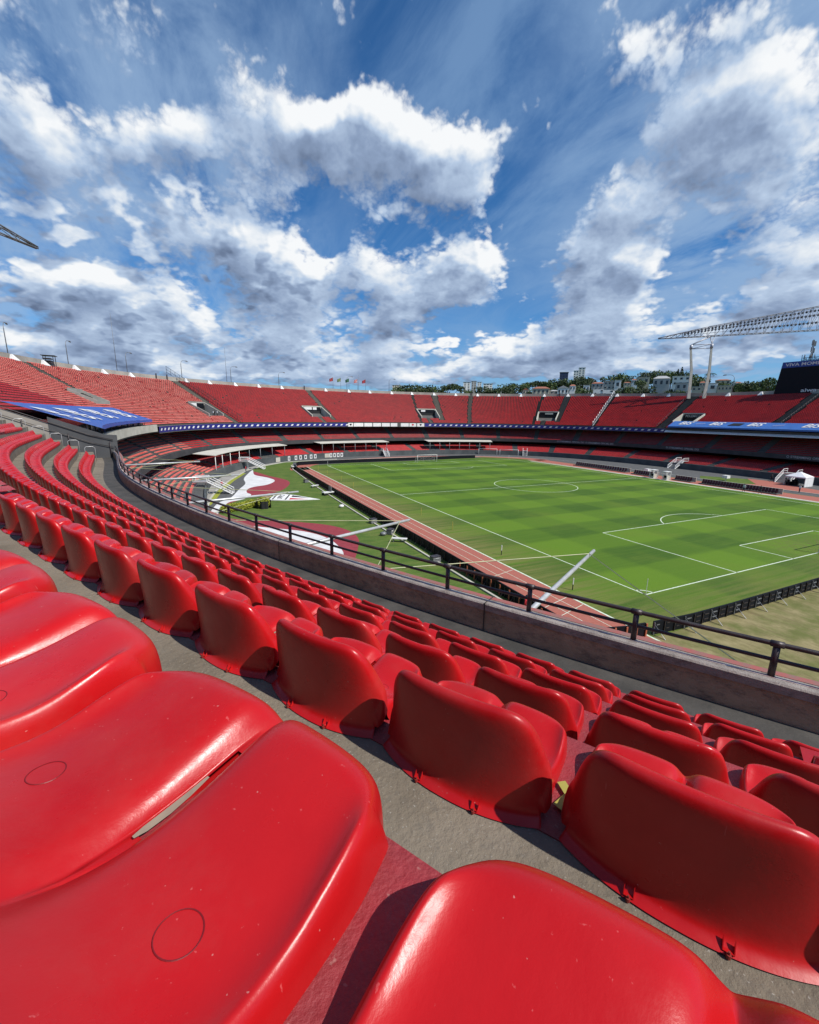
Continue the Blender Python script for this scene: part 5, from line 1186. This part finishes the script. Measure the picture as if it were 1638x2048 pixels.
# tent
c = empty('white_tent', (95.0, 29.3, 0), 'small white gazebo tent beside the right-hand stairs', 'tent')
m_ = MB(); hw = 2.0; m_.add([(-hw, -hw, 2.3), (hw, -hw, 2.3), (hw, hw, 2.3), (-hw, hw, 2.3), (0, 0, 3.4), (-hw, -hw, 2.05), (hw, -hw, 2.05), (hw, hw, 2.05), (-hw, hw, 2.05)], [(0, 1, 4), (1, 2, 4), (2, 3, 4), (3, 0, 4), (0, 5, 6, 1), (1, 6, 7, 2), (2, 7, 8, 3), (3, 8, 5, 0)]); m_.build('canopy_roof', M_TENT, c)
m_ = MB(); m_.grid([[(x_, -hw+.02+.05*math.sin(x_*6), 0), (x_, -hw+.02, 2.2)] for x_ in np.linspace(-hw, hw, 14)]); m_.build('side_curtain', M_TENT, c)
for dx2, dy2 in ((-hw, -hw), (hw, -hw), (hw, hw), (-hw, hw)): m_ = MB(); m_.tube([(dx2, dy2, 0), (dx2, dy2, 2.2)], .05, 6); m_.build('leg', M_GALV, c)
for n_, (x_, y_) in enumerate(((95, 30.3), (94, 30.8), (96.2, 30.2))):
    m_ = MB(); m_.box((0, 0, .45), (.8, .8, .9)); m_.box((.1, .1, 1.1), (.4, .4, .4)); o_ = m_.build('equipment_case', M_SCREEN); o_.location = (x_, y_, 0); tag(o_, 'black equipment case under the white tent, '+['middle one', 'left one', 'right one'][n_], 'case', 'black cases under the tent')

# ------------------------------------------------------------------ lawn things on the left
def leaf_blob(mb, c, r, n, size, squash=(1, 1, 1), mi=0, shell=.55):
    c = np.array(c, float); sq = np.array(squash)
    d = rng.normal(size=(n, 3)); d /= np.linalg.norm(d, axis=1, keepdims=True); rad_ = r*(shell+(1-shell)*rng.random(n)**.5)
    P = c+d*rad_[:, None]*sq
    A = rng.normal(size=(n, 3)); A /= np.linalg.norm(A, axis=1, keepdims=True); B = np.cross(A, rng.normal(size=(n, 3))); B /= np.linalg.norm(B, axis=1, keepdims=True)
    s_ = size*(.6+.8*rng.random(n))[:, None]
    V = np.stack([P-A*s_, P+B*s_*.6, P+A*s_, P-B*s_*.6], 1).reshape(-1, 3)
    mb.add(V.tolist(), [(4*i, 4*i+1, 4*i+2, 4*i+3) for i in range(n)], mi)
hc = empty('clipped_hedge', (-29.2, 49.4, 0), 'long low yellow-green clipped hedge on the left lawn', 'hedge')
m_ = MB()
for k in range(9):
    t = k/8; leaf_blob(m_, (lerp(-2.2, 1.9, t), lerp(-1.2, 1.4, t)+.3*math.sin(k), .55), .95, 700, .15, (1, 1, .62), shell=.8)
m_.build('hedge_foliage', M_LEAF3, hc)
bc = empty('round_bush', (-25.7, 49.6, 0), 'round yellow-green bush wrapped in black cloth at the right end of the hedge', 'bush')
m_ = MB(); leaf_blob(m_, (0, 0, .85), 1.05, 1500, .14, (1, 1, .85), shell=.8); m_.build('foliage', M_LEAF3, bc)
for a0 in (-.5, 2.3, 4.0):
    m_ = MB(); rows = [[((1.12+.1*math.sin(a*9))*math.cos(a), (1.12+.1*math.sin(a*9))*math.sin(a), z_) for z_ in (0, .5, 1.0, 1.25)] for a in np.linspace(a0, a0+1.4, 10)]; m_.grid(rows); m_.build('black_cloth', M_BLACK, bc, True)
# crest board lying on the lawn
cb = empty('crest_board', (-20.3, 55.4, 0), 'white shield-shaped club crest board with red and black triangles lying on the lawn', 'crest board')
cd_ = np.array([-15.9, 51.6])-np.array([-23, 57.6]); cd_ = cd_/np.linalg.norm(cd_); cn = np.array([-cd_[1], cd_[0]])
def cp(u, v, z): q_ = np.array([-23.2, 56.9])+np.array([.9, -.43])*u+np.array([.43, .9])*v; return (float(q_[0]), float(q_[1]), z+.45-.05*u+.12*v)
def crest_part(name, pts, z, m): q = MB(); q.poly([cp(u, v, z) for u, v in pts]); rbuild(q, name, m, cb, False)
m_ = MB(); out_ = [(0, -1.9), (0, 1.9), (3.6, 1.5), (8.6, 0), (3.6, -1.5)]
m_.poly([cp(u, v, .05) for u, v in out_]); m_.grid([[cp(u, v, .05), cp(u, v, -.12)] for u, v in out_+out_[:1]]); rbuild(m_, 'shield', M_WHITE, cb, False)
crest_part('black_bar', [(.35, -1.75), (.35, 1.75), (.6, 1.72), (.6, -1.72)], .06, M_SCREEN)
crest_part('black_bar', [(2.55, -1.45), (2.55, 1.45), (2.8, 1.42), (2.8, -1.42)], .06, M_SCREEN)
vs, fs = text_polys('SPFC', 1.25); q = MB(); q.add([cp(1.55-y_*1.0, x_*.85, .065) for x_, y_, _ in vs], fs); rbuild(q, 'letters', M_SCREEN, cb, False)
crest_part('black_triangle', [(3.3, .35), (3.3, 1.25), (6.6, .35)], .06, M_SCREEN); crest_part('red_triangle', [(3.3, -.35), (6.6, -.35), (3.3, -1.25)], .06, M_CLR)
m_ = MB()
for k in range(9): m_.box(cp(-.9-random.random()*1.2, -1.7+k*.42, -.25), (.5, .45, .5))
tag(m_.build('stone_rubble', mat('tan_stone', (.42, .32, .20), (.28, .20, .12), 1.5, .9), None, loc=(-24, 56, 0)), 'pile of tan stone blocks behind the crest board', 'rubble')
# odds and ends beside the long pale kerb
def item(name, label, cat, loc, build, group=None, rz=0):
    c = empty(name, (*loc, 0), label, cat, group, rz); build(c); return c
def cart(c):
    m_ = MB(); m_.box((0, 0, .55), (2.2, 1.0, .16)); m_.build('bed', M_WHITE, c); m_ = MB(); m_.box((.5, 0, 1.1), (.12, .9, 1.1)); m_.build('frame', M_GREYM, c)
    for x_, y_ in ((-.8, -.5), (.8, -.5), (.8, .5), (-.8, .5)): m_ = MB(); m_.tube([(x_, y_-.06, .25), (x_, y_+.06, .25)], .25, 12); m_.build('wheel', M_BLACK, c)
def case_(c):
    m_ = MB(); m_.box((0, 0, .35), (.95, .7, .6)); m_.build('body', M_GREYM, c); m_ = MB(); m_.box((0, 0, .68), (.99, .74, .06)); m_.build('lid', M_STEEL, c)
    m_ = MB(); m_.tube([(-.3, -.36, .5), (-.2, -.42, .55), (.2, -.42, .55), (.3, -.36, .5)], .02, 5); m_.build('handle', M_GALV, c)
def bench_(c):
    m_ = MB(); m_.box((0, 0, .45), (1.9, .5, .1)); m_.build('seat', M_WHITE, c)
    for x_ in (-.7, .7): m_ = MB(); m_.box((x_, 0, .2), (.1, .4, .4)); m_.build('leg', M_GREYM, c)
def bag(c):
    m_ = MB(); rows = [[(.45*math.sin(b_)*math.cos(a)*(1+.1*math.sin(3*a)), .35*math.sin(b_)*math.sin(a), .25+.28*math.cos(b_)) for b_ in np.linspace(.05, math.pi-.3, 7)] for a in np.linspace(0, 2*math.pi, 12)]; m_.grid(rows); m_.build('sack', M_WHITE if c.location.y > 40 else M_GREYM, c, True)
    m_ = MB(); m_.tube([(0, 0, .5), (.05, 0, .62)], [.05, .09], 6); m_.build('knot', M_GREYM, c)
item('flatbed_cart', 'white flatbed cart by the kerb near the first bend of the track', 'cart', (-10.6, 101.5), cart, rz=1.2)
item('flatbed_cart', 'white flatbed cart with an upright frame beside the boards, level with the crest', 'cart', (-12.9, 57.3), cart, 'flat carts by the boards', rz=.3) 
item('equipment_case', 'small grey case beside the kerb, farthest of the grey cases', 'case', (-13.4, 74), case_, 'grey cases along the kerb', .4)
item('equipment_case', 'grey case beside the kerb where the second boom crosses', 'case', (-12.9, 33.2), case_, 'grey cases along the kerb', .2)
item('equipment_case', 'dark case beside a white sack at the kerb', 'case', (-12.9, 26.9), case_, 'grey cases along the kerb', .7)
item('equipment_case', 'grey case against the boards, nearest to the parapet', 'case', (-12.9, 14.9), case_, 'grey cases along the kerb', .1)
item('low_bench', 'low white bench lying near the kerb above the second boom', 'bench', (-13.2, 66.7), bench_, 'low benches by the kerb', .5)
item('low_bench', 'low white bench on the lawn nearer than the dark case', 'bench', (-13.3, 23.2), bench_, 'low benches by the kerb', -.6)
item('white_sack', 'white sack on the lawn between crest board and kerb', 'sack', (-13.9, 45.2), bag)
item('white_sack', 'pale sack on the lawn beside the dark case', 'sack', (-14.0, 26.6), bag)

# ------------------------------------------------------------------ people
def person(loc, rz, label, top, legs, pose='stand', bag_=False):
    c = empty('person', (*loc, 0), label, 'person', None, rz)
    st = .16 if pose == 'stand' else .42
    J = {'pel': (0, 0, .95), 'sp': (0, .01, 1.18), 'ch': (0, .0, 1.38), 'nk': (0, 0, 1.50), 'hd': (0, .02, 1.60), 'ht': (0, .02, 1.76),
         'ls': (-.19, 0, 1.42), 'le': (-.26, -.02, 1.15), 'lh': (-.24, .10, .92), 'rs': (.19, 0, 1.42), 're': (.27, -.02, 1.15), 'rh': (.24, .12, .93),
         'lk': (-.11, st*.35, .52), 'la': (-.12, -st*.5 if pose != 'stand' else 0, .09), 'lt': (-.13, -st*.5+.17 if pose != 'stand' else .17, .04), 'lp': (-.09, 0, .90),
         'rk': (.11, -st*.1, .52), 'ra': (.12, st*.6 if pose != 'stand' else 0, .09), 'rt': (.13, (st*.6 if pose != 'stand' else 0)+.17, .04), 'rp': (.09, 0, .90)}
    Rr = {'pel': .14, 'sp': .13, 'ch': .15, 'nk': .06, 'hd': .10, 'ht': .07, 'ls': .07, 'le': .05, 'lh': .035, 'rs': .07, 're': .05, 'rh': .035, 'lk': .065, 'la': .045, 'lt': .035, 'lp': .095, 'rk': .065, 'ra': .045, 'rt': .035, 'rp': .095}
    E_ = [('pel', 'sp'), ('sp', 'ch'), ('ch', 'nk'), ('nk', 'hd'), ('hd', 'ht'), ('ch', 'ls'), ('ls', 'le'), ('le', 'lh'), ('ch', 'rs'), ('rs', 're'), ('re', 'rh'), ('pel', 'lp'), ('lp', 'lk'), ('lk', 'la'), ('la', 'lt'), ('pel', 'rp'), ('rp', 'rk'), ('rk', 'ra'), ('ra', 'rt')]
    ks = list(J); me = bpy.data.meshes.new('body'); me.from_pydata([J[k] for k in ks], [(ks.index(a), ks.index(b)) for a, b in E_], [])
    ob = bpy.data.objects.new('tmp', me); COL.objects.link(ob); md = ob.modifiers.new('k', 'SKIN'); sv_ = me.skin_vertices[0].data
    for i, k in enumerate(ks): sv_[i].radius = (Rr[k]*(1.15 if k in ('pel', 'sp', 'ch') else 1), Rr[k]*(.8 if k in ('pel', 'sp', 'ch') else 1)); sv_[i].use_root = (k == 'pel')
    m2 = ob.modifiers.new('s', 'SUBSURF'); m2.levels = 1; m2.render_levels = 1
    out = bpy.data.meshes.new_from_object(ob.evaluated_get(bpy.context.evaluated_depsgraph_get())); bpy.data.objects.remove(ob)
    for m in (M_SKIN, top, legs, M_BLACK): out.materials.append(m)
    for p_ in out.polygons:
        z = p_.center.z; x = abs(p_.center.x); p_.material_index = 3 if z < .10 else 2 if z < .97 and x < .21 else 1 if z < 1.50 and not (z < 1.02 and x > .2) else 0
        p_.use_smooth = True
    b_ = bpy.data.objects.new('body', out); COL.objects.link(b_); b_.parent = c
    m_ = MB(); rows = [[(.108*math.sin(t)*math.cos(a), .02-.012+.118*math.sin(t)*math.sin(a), 1.675+.115*math.cos(t)) for t in np.linspace(.02, 1.55, 5)] for a in np.linspace(0, 2*math.pi, 12)]; m_.grid(rows); m_.build('hair', M_HAIR, c, True)
    return c
person((-30.9, 71.6), .4, 'person in a red top and dark trousers walking on the asphalt by the left stairs', M_CLR, M_CLD, 'walk')
person((-24.0, 96.6), 1.2, 'person in a red top and dark trousers beside the farther stairs on the left', M_CLR, M_CLD)
person((71.5, 29.0), 1.6, 'person in white walking on the pale kerb in front of the nearest row of chairs', M_CLW, M_CLD, 'walk')
person((72.0, 26.1), 1.2, 'person in dark clothes walking in front of the nearest row of chairs', M_CLD, M_CLD, 'walk')
person((82.6, 23.8), 1.0, 'person in a white shirt standing on the track near the tent', M_CLW, M_CLD)
person((97.6, 36.0), 2.2, 'person in black at the foot of the stairs beside the tent, left one', M_CLD, M_CLD)
person((96.4, 32.4), 2.9, 'person in black standing between the stairs and the tent', M_CLD, M_CLD)
person((-12.6, 1.0), .3, 'person in a red shirt behind the boards just under the parapet railing', M_CLR, M_CLD)
for n_, (s_, o_, t_) in enumerate(((144.2, 5.6, M_CLW), (145.0, 5.9, M_CLD), (145.6, 5.5, M_CLW))):
    p = P3(s_, o_, 0); pc = person(p[:2], 2.2, 'person '+['in white, left', 'in dark clothes, middle', 'in white, right'][n_]+' of three in the stairway mouth by the fence', t_, M_CLD); pc.location.z = row_z(144, 5)-.29

# ------------------------------------------------------------------ beyond the rim: trees, houses, towers
def ppos(u, v, d):
    r = CR*(u-819)/FPX-CU*(v-1024)/FPX+CF; h = math.hypot(r[0], r[1]); return np.array([CAM[0]+d*r[0]/h, CAM[1]+d*r[1]/h, CAM[2]+d*r[2]/h])
def tree(x, y, ztop, h, w, label, group, leaf=M_LEAF1, kind='round', n=900):
    zb = ztop-h; c = empty({'round': 'broadleaf_tree', 'flat': 'umbrella_tree', 'cypress': 'cypress_tree', 'palm': 'palm_tree'}[kind], (x, y, zb), label, 'tree', group)
    m_ = MB(); th = h*(.55 if kind != 'palm' else .9)
    if kind == 'cypress': th = h*.3
    lean = random.uniform(-.04, .04)*h
    m_.tube([(0, 0, -4), (lean*.3, 0, th*.5), (lean, 0, th)], [h*.030+.1, h*.022+.08, h*.012+.05], 7)
    if kind in ('round', 'flat'):
        for k in range(5): a = random.uniform(0, 6.28); m_.tube([(lean*.6, 0, th*.62), (w*.22*math.cos(a), w*.22*math.sin(a), th*.9), (w*.38*math.cos(a), w*.38*math.sin(a), h*.85)], [h*.014+.04, h*.010+.03, .04], 5)
    m_.build('trunk', M_BARK, c, True)
    m_ = MB(); sz = max(w, h)*.030+.10
    if kind == 'round':
        for k in range(13):
            a = random.uniform(0, 6.28); rr3 = random.random()**.6*w*.36; zc = h*random.uniform(.42, .84); r3 = w*random.uniform(.14, .22)*(1.15-.4*rr3/(w*.4)); leaf_blob(m_, (rr3*math.cos(a), rr3*math.sin(a), zc), r3, n//12, sz, (1, 1, .75))
        leaf_blob(m_, (0, 0, h*.66), w*.3, n//5, sz, (1, 1, .8))
    elif kind == 'flat':
        for k in range(14):
            a = random.uniform(0, 6.28); rr3 = random.random()**.5*w*.45; leaf_blob(m_, (rr3*math.cos(a), rr3*math.sin(a), h*(random.uniform(.72, .93)-.18*(rr3/(w*.45))**2)), w*.14, n//12, sz, (1.2, 1.2, .42))
    elif kind == 'cypress':
        for k in range(12): t = k/11; leaf_blob(m_, (0, 0, h*(.12+.86*t)), w*.5*(1-t)**.6+.15, n//14, sz*.7, (1, 1, 1.4))
    else:
        for k in range(13):
            a = k*2*math.pi/13+random.uniform(-.2, .2); L_ = w*.5; dr = random.uniform(.2, .7)
            rows = []
            for t in np.linspace(0, 1, 6): ce_ = np.array([math.cos(a)*L_*t, math.sin(a)*L_*t, th+.25*L_*math.sin(t*2.2)-dr*L_*t*t]); pw = np.array([-math.sin(a), math.cos(a), 0])*L_*.11*(1-t*.8); rows.append([tuple(ce_-pw-[0, 0, .08*L_]), tuple(ce_), tuple(ce_+pw-[0, 0, .08*L_])])
            m_.grid(rows)
    m_.build('crown', leaf, c)
    return c
def tu(u, v, d, h, w, lab, kind='round', leaf=M_LEAF1, n=900):
    p = ppos(u, v, d); return tree(p[0], p[1], p[2], h, w, lab, 'trees beyond the rim', leaf, kind, n)
tlist = [(800, 775, 300, 9, 20, 'round'), (825, 771, 300, 11, 22, 'round'), (850, 775, 300, 9, 20, 'round'), (872, 778, 300, 7, 18, 'round'),
 (900, 765, 290, 13, 17, 'flat'), (922, 776, 290, 8, 2.2, 'cypress'), (937, 778, 290, 8, 9, 'round'), (968, 773, 330, 10, 16, 'round'), (985, 774, 330, 11, 14, 'round'), (1010, 765, 330, 15, 18, 'round'), (1032, 763, 340, 15, 16, 'flat'), (1050, 764, 340, 14, 14, 'round'), (1020, 776, 290, 9, 16, 'round'),
 (1075, 762, 440, 14, 26, 'flat'), (1092, 765, 440, 12, 24, 'round'), (1112, 758, 480, 16, 26, 'round'), (1135, 759, 480, 14, 26, 'round'), (1160, 753, 470, 18, 28, 'round'), (1180, 760, 440, 14, 24, 'round'), (1150, 772, 330, 8, 14, 'round'), (1165, 778, 300, 6, 12, 'round'), (1190, 781, 290, 6, 12, 'round'), (1060, 782, 290, 7, 10, 'round'), (1100, 778, 300, 6, 10, 'round'),
 (1225, 753, 470, 16, 28, 'round'), (1243, 747, 460, 17, 28, 'round'), (1258, 756, 450, 14, 22, 'round'), (1267, 750, 440, 12, 7, 'palm'), (1209, 755, 440, 10, 6, 'palm'), (1285, 757, 400, 12, 12, 'round'),
 (1298, 745, 470, 14, 24, 'round'), (1318, 740, 500, 18, 26, 'round'), (1335, 745, 500, 16, 24, 'flat'), (1345, 742, 480, 16, 22, 'round'), (1357, 738, 450, 18, 4.5, 'cypress'), (1365, 734, 450, 20, 5, 'cypress'), (1375, 744, 430, 18, 24, 'round'), (1390, 748, 420, 17, 24, 'round'), (1402, 757, 400, 13, 20, 'round'), (1422, 745, 400, 11, 8, 'palm'),
 (1245, 775, 330, 10, 14, 'round'), (1262, 772, 330, 11, 14, 'round'), (1280, 773, 320, 11, 14, 'round'), (1300, 771, 320, 12, 15, 'round'), (1225, 782, 300, 7, 12, 'round'), (1345, 778, 310, 8, 12, 'round'), (1362, 780, 300, 7, 10, 'round'), (1335, 783, 290, 5, 10, 'round'),
 (1440, 768, 380, 10, 20, 'round'), (1462, 766, 380, 10, 20, 'round'), (1480, 770, 360, 9, 18, 'round'), (1498, 763, 340, 11, 16, 'round'), (1515, 764, 330, 11, 18, 'round'), (1530, 767, 320, 9, 14, 'round'), (1542, 752, 270, 12, 13, 'round')]
tlist.sort(key=lambda t_: t_[0])
for n_, (u, v, d, h, w, k) in enumerate(tlist):
    nm = {'round': 'bushy dark green tree', 'flat': 'flat-topped spreading tree', 'cypress': 'slim dark cypress', 'palm': 'small palm tree'}[k]
    tu(u, v, d, h, w, f'{nm} beyond the stadium rim, {ordn(n_+1)} tree from the left', k, M_LEAF1 if (n_ % 3) else M_LEAF2, 700)
def house(u0, u1, vt, vb, d, depth, label, wall, roofm, roof='hip', rows=1, cols=3, name='hill_house', cat='house', turn=0., group='houses on the hill'):
    a, b = ppos(u0, vt, d), ppos(u1, vt, d); zt = (a[2]+b[2])/2; zb = ppos(u0, vb, d)[2]; c2 = (a+b)/2; W_ = np.linalg.norm((b-a)[:2]); ang = math.atan2(b[1]-a[1], b[0]-a[0])+turn
    H = zt-zb; rh = H*.28 if roof != 'flat' else .3; wh = H-rh
    c = empty(name, (c2[0], c2[1], zb), label, cat, group, ang)
    m_ = MB(); m_.box((0, depth/2, wh/2-3), (W_, depth, wh+6)); m_.build('wall', wall, c)
    m_ = MB(); e_ = W_*.04
    if roof == 'flat': m_.box((0, depth/2, wh+rh/2), (W_+2*e_, depth+2*e_, rh))
    elif roof == 'gable':
        x_, y0_, y1_ = W_/2+e_, -e_, depth+e_; m_.add([(-x_, y0_, wh), (x_, y0_, wh), (x_, y1_, wh), (-x_, y1_, wh), (0, y0_, wh+rh), (0, y1_, wh+rh)], [(0, 4, 5, 3), (1, 2, 5, 4), (0, 1, 4), (2, 3, 5), (0, 3, 2, 1)])
    else:
        x_, y0_, y1_ = W_/2+e_, -e_, depth+e_; m_.add([(-x_, y0_, wh), (x_, y0_, wh), (x_, y1_, wh), (-x_, y1_, wh), (-x_*.45, depth/2, wh+rh), (x_*.45, depth/2, wh+rh)], [(0, 1, 5, 4), (1, 2, 5), (2, 3, 4, 5), (3, 0, 4), (0, 3, 2, 1)])
    m_.build('roof', roofm, c)
    for r_ in range(rows):
        for k in range(cols):
            x_ = W_*((k+.5)/cols-.5); zc = wh*(r_+.55)/rows; ww, hh = W_/cols*.42, wh/rows*.42
            m_ = MB(); m_.box((x_, -.04, zc), (ww, .10, hh)); f_ = m_.build('window', M_GLASS, c)
            if rows*cols < 12: m_ = MB(); m_.box((x_, -.12, zc-hh/2-.08), (ww*1.2, .2, .12)); m_.build('sill', M_WHITE, f_)
    return c
house(1066, 1100, 772, 790, 275, 12, 'cream house with terracotta hipped roof, left of the white gabled house', M_WALLC, M_TILE, 'hip', 1, 4)
house(1116, 1138, 771, 790, 270, 10, 'white house with a gabled front behind the rim', M_WALLW, M_ROOFG, 'gable', 1, 3)
house(1100, 1117, 779, 790, 280, 10, 'low grey-roofed house between cream house and white gabled house', M_WALLG, M_ROOFG, 'hip', 1, 2)
house(1184, 1208, 763, 777, 380, 12, 'low house with a dark brown roof on the hillside', M_WALLG, M_TILE, 'hip', 1, 3)
house(1208, 1232, 762, 780, 360, 12, 'grey modern house with wide glass front on the hillside', M_WALLG, M_ROOFG, 'flat', 2, 3)
house(1230, 1243, 760, 778, 355, 10, 'narrow bright white house next to the grey modern house', M_WALLW, M_ROOFG, 'flat', 1, 1)
house(1275, 1300, 754, 769, 400, 12, 'cream house with two dark windows on the hilltop', M_WALLC, M_ROOFG, 'flat', 1, 2)
house(1308, 1342, 750, 775, 330, 14, 'grey two-storey house with three arched windows and pale roof', M_WALLG, M_ROOFG, 'hip', 1, 3)
house(1346, 1382, 752, 772, 360, 14, 'white stepped modern house left of the floodlight tower', M_WALLW, M_WHITE, 'flat', 2, 3)
house(1352, 1376, 765, 782, 300, 10, 'grey block house in front of the white stepped house', M_WALLG, M_ROOFG, 'flat', 1, 2)
house(1248, 1262, 763, 772, 400, 10, 'small house with an orange tiled roof on the hillside', M_WALLC, M_TILE, 'hip', 1, 2)
house(1432, 1462, 757, 770, 420, 14, 'distant house with a wide terracotta roof', M_WALLC, M_TILE, 'hip', 1, 3)
house(1417, 1436, 766, 783, 280, 12, 'pale concrete building with slanted side right of the floodlight tower', M_WALLW, M_ROOFG, 'flat', 1, 1)
house(1436, 1465, 771, 783, 278, 10, 'long low pale building right of the slanted concrete building', M_WALLC, M_ROOFG, 'flat', 1, 4)
house(1178, 1190, 756, 768, 470, 10, 'small white house beside the dark trees below the tower block', M_WALLW, M_TILE, 'gable', 1, 1)
house(1384, 1404, 773, 783, 262, 6, 'small concrete hut between the floodlight tower legs', M_WALLC, M_ROOFG, 'flat', 1, 2)
for (u0, u1, vt, vb, d_, w_, rf, k_, lab) in (
    (1140, 1152, 768, 782, 320, M_WALLW, M_TILE, 'hip', 'small white house with tiled roof right of the white gabled house'),
    (1046, 1058, 776, 790, 290, M_WALLC, M_TILE, 'gable', 'small cream gabled house left of the cream hipped house'),
    (1167, 1180, 770, 784, 300, M_WALLW, M_ROOFG, 'flat', 'small white flat-roofed house above the far end of the rim'),
    (1264, 1274, 757, 768, 430, M_WALLW, M_TILE, 'hip', 'tiny white house with tiled roof left of the cream hilltop house'),
    (1400, 1412, 762, 774, 390, M_WALLC, M_TILE, 'hip', 'small cream house with tiled roof seen through the floodlight tower'),
    (1470, 1484, 763, 774, 420, M_WALLW, M_TILE, 'hip', 'small white house right of the wide terracotta roof'),
    (1002, 1012, 779, 790, 300, M_WALLW, M_TILE, 'gable', 'tiny white gabled house among the trees right of the tower blocks')):
    house(u0, u1, vt, vb, d_, 9, lab, w_, rf, k_, 1, 2)
for n_, (u, v, lab) in enumerate(((1199, 783, 'white parked van behind the rim, left one'), (1218, 784, 'white parked van behind the rim, right one'))):
    p = ppos(u, v, 262); c = empty('parked_van', (p[0], p[1], p[2]-1.6), lab, 'van', 'white vans behind the rim', rz=-.8); c.scale = (1.3, 1.3, 1.3)
    m_ = MB(); m_.add([(-2.4, -.9, .3), (2.2, -.9, .3), (2.2, -.9, 1.1), (1.4, -.9, 2.0), (-2.4, -.9, 2.0), (-2.4, .9, .3), (2.2, .9, .3), (2.2, .9, 1.1), (1.4, .9, 2.0), (-2.4, .9, 2.0)], [(0, 1, 2, 3, 4), (9, 8, 7, 6, 5), (0, 5, 6, 1), (1, 6, 7, 2), (2, 7, 8, 3), (3, 8, 9, 4), (4, 9, 5, 0)]); m_.build('body', M_WHITE, c)
    m_ = MB(); m_.box((1.0, -.92, 1.5), (1.1, .06, .5)); m_.build('side_window', M_GLASS, c)
    for x_, y_ in ((-1.5, -.9), (1.4, -.9), (1.4, .9), (-1.5, .9)): m_ = MB(); m_.tube([(x_, y_-.1, .35), (x_, y_+.1, .35)], .36, 12); m_.build('wheel', M_BLACK, c)
def tower(u0, u1, vt, vb, d, label, wall, rows, cols, depth=16, turn=0.):
    return house(u0, u1, vt, vb, d, depth, label, wall, M_ROOFG, 'flat', rows, cols, 'tower_block', 'tower block', turn, 'distant tower blocks')
tower(927, 941, 764, 792, 600, 'distant white tower block, leftmost section of the wide group', M_WALLW, 9, 2)
tower(943, 953, 762, 792, 600, 'distant grey-white tower block, second section of the wide group', M_WALLG, 9, 2)
tower(955, 963, 764, 792, 600, 'distant white tower block, third section of the wide group', M_WALLW, 9, 2)
tower(967, 985, 767, 790, 640, 'distant white tower block, right end of the wide group', M_WALLW, 6, 3)
tower(785, 798, 770, 790, 800, 'small distant beige tower block left of the dark tree mass', M_WALLC, 5, 3)
tower(1120, 1137, 744, 765, 620, 'dark blue-topped tower block on the hill', mat('dark_blue_wall', (.03, .05, .12), (.025, .04, .09), .2, .8), 4, 3)
tower(1148, 1158, 741, 770, 620, 'white tower block on the hill, left shorter half', M_WALLW, 6, 2)
tower(1158, 1171, 735, 770, 620, 'white tower block on the hill, right taller half with balconies', M_WALLW, 8, 2)

# joints and patches in the parapet, small litter on the steps
for s_ in (-7.3, -2.6, 2.2, 7.0, 12.1, 17.2, 22.4):
    v = MB(); v.grid([[P3(s_, .021, 12.06), P3(s_, .021, 12.475)], [P3(s_+.018, .021, 12.06), P3(s_+.018, .021, 12.475)]]); v.grid([[P3(s_, .02, 12.4755), P3(s_, -.3, 12.4755)], [P3(s_+.02, .02, 12.4755), P3(s_+.02, -.3, 12.4755)]], flip=True)
    part(v, 'expansion_joint', mat('dark_joint', (.05, .042, .035), None, 20, .9))
v = MB()
for a_, l_, w_ in ((.2, .055, .013), (1.3, .045, .012)):
    c_, s2 = math.cos(a_), math.sin(a_); v.poly([(c_*x_*l_-s2*y_*w_, s2*x_*l_+c_*y_*w_, .003+.002*a_) for x_, y_ in ((-1, -1), (1, -1), (1, 1), (-1, 1))])
o_ = v.build('tape_scrap', M_YEL); o_.location = (-33.49, -22.19, 14.076+.004); tag(o_, 'crossed scrap of yellow tape on the concrete between two chair backs', 'tape')
bits = [(.95, .25, 4), (.60, .9, 4), (1.1, 1.6, 4), (-.1, -.15, 4), (-.5, -.4, 4), (2.4, 2.2, 4), (.2, -.32, 4)]
for n_, (s_, o_, j_) in enumerate(bits):
    q_ = P3(s_, row_b(s_, j_)+.22+.05*math.sin(n_*2.), row_z(s_, j_)+.003); v = MB()
    v.tube([(0, 0, 0), (.003, .001, .006), (.008, 0, .009), (.012, 0, .002)], [.001, .005, .005, .001], 5)
    b_ = v.build('pebble', M_WHITE if n_ % 2 == 0 else M_CONC); b_.location = q_; b_.rotation_euler = (0, 0, n_*1.3)
    tag(b_, f"tiny {'white' if n_ % 2 == 0 else 'grey'} pebble on the concrete behind the second row, {ordn(n_+1)} of the scattered ones", 'pebble', 'pebbles scattered on the step')
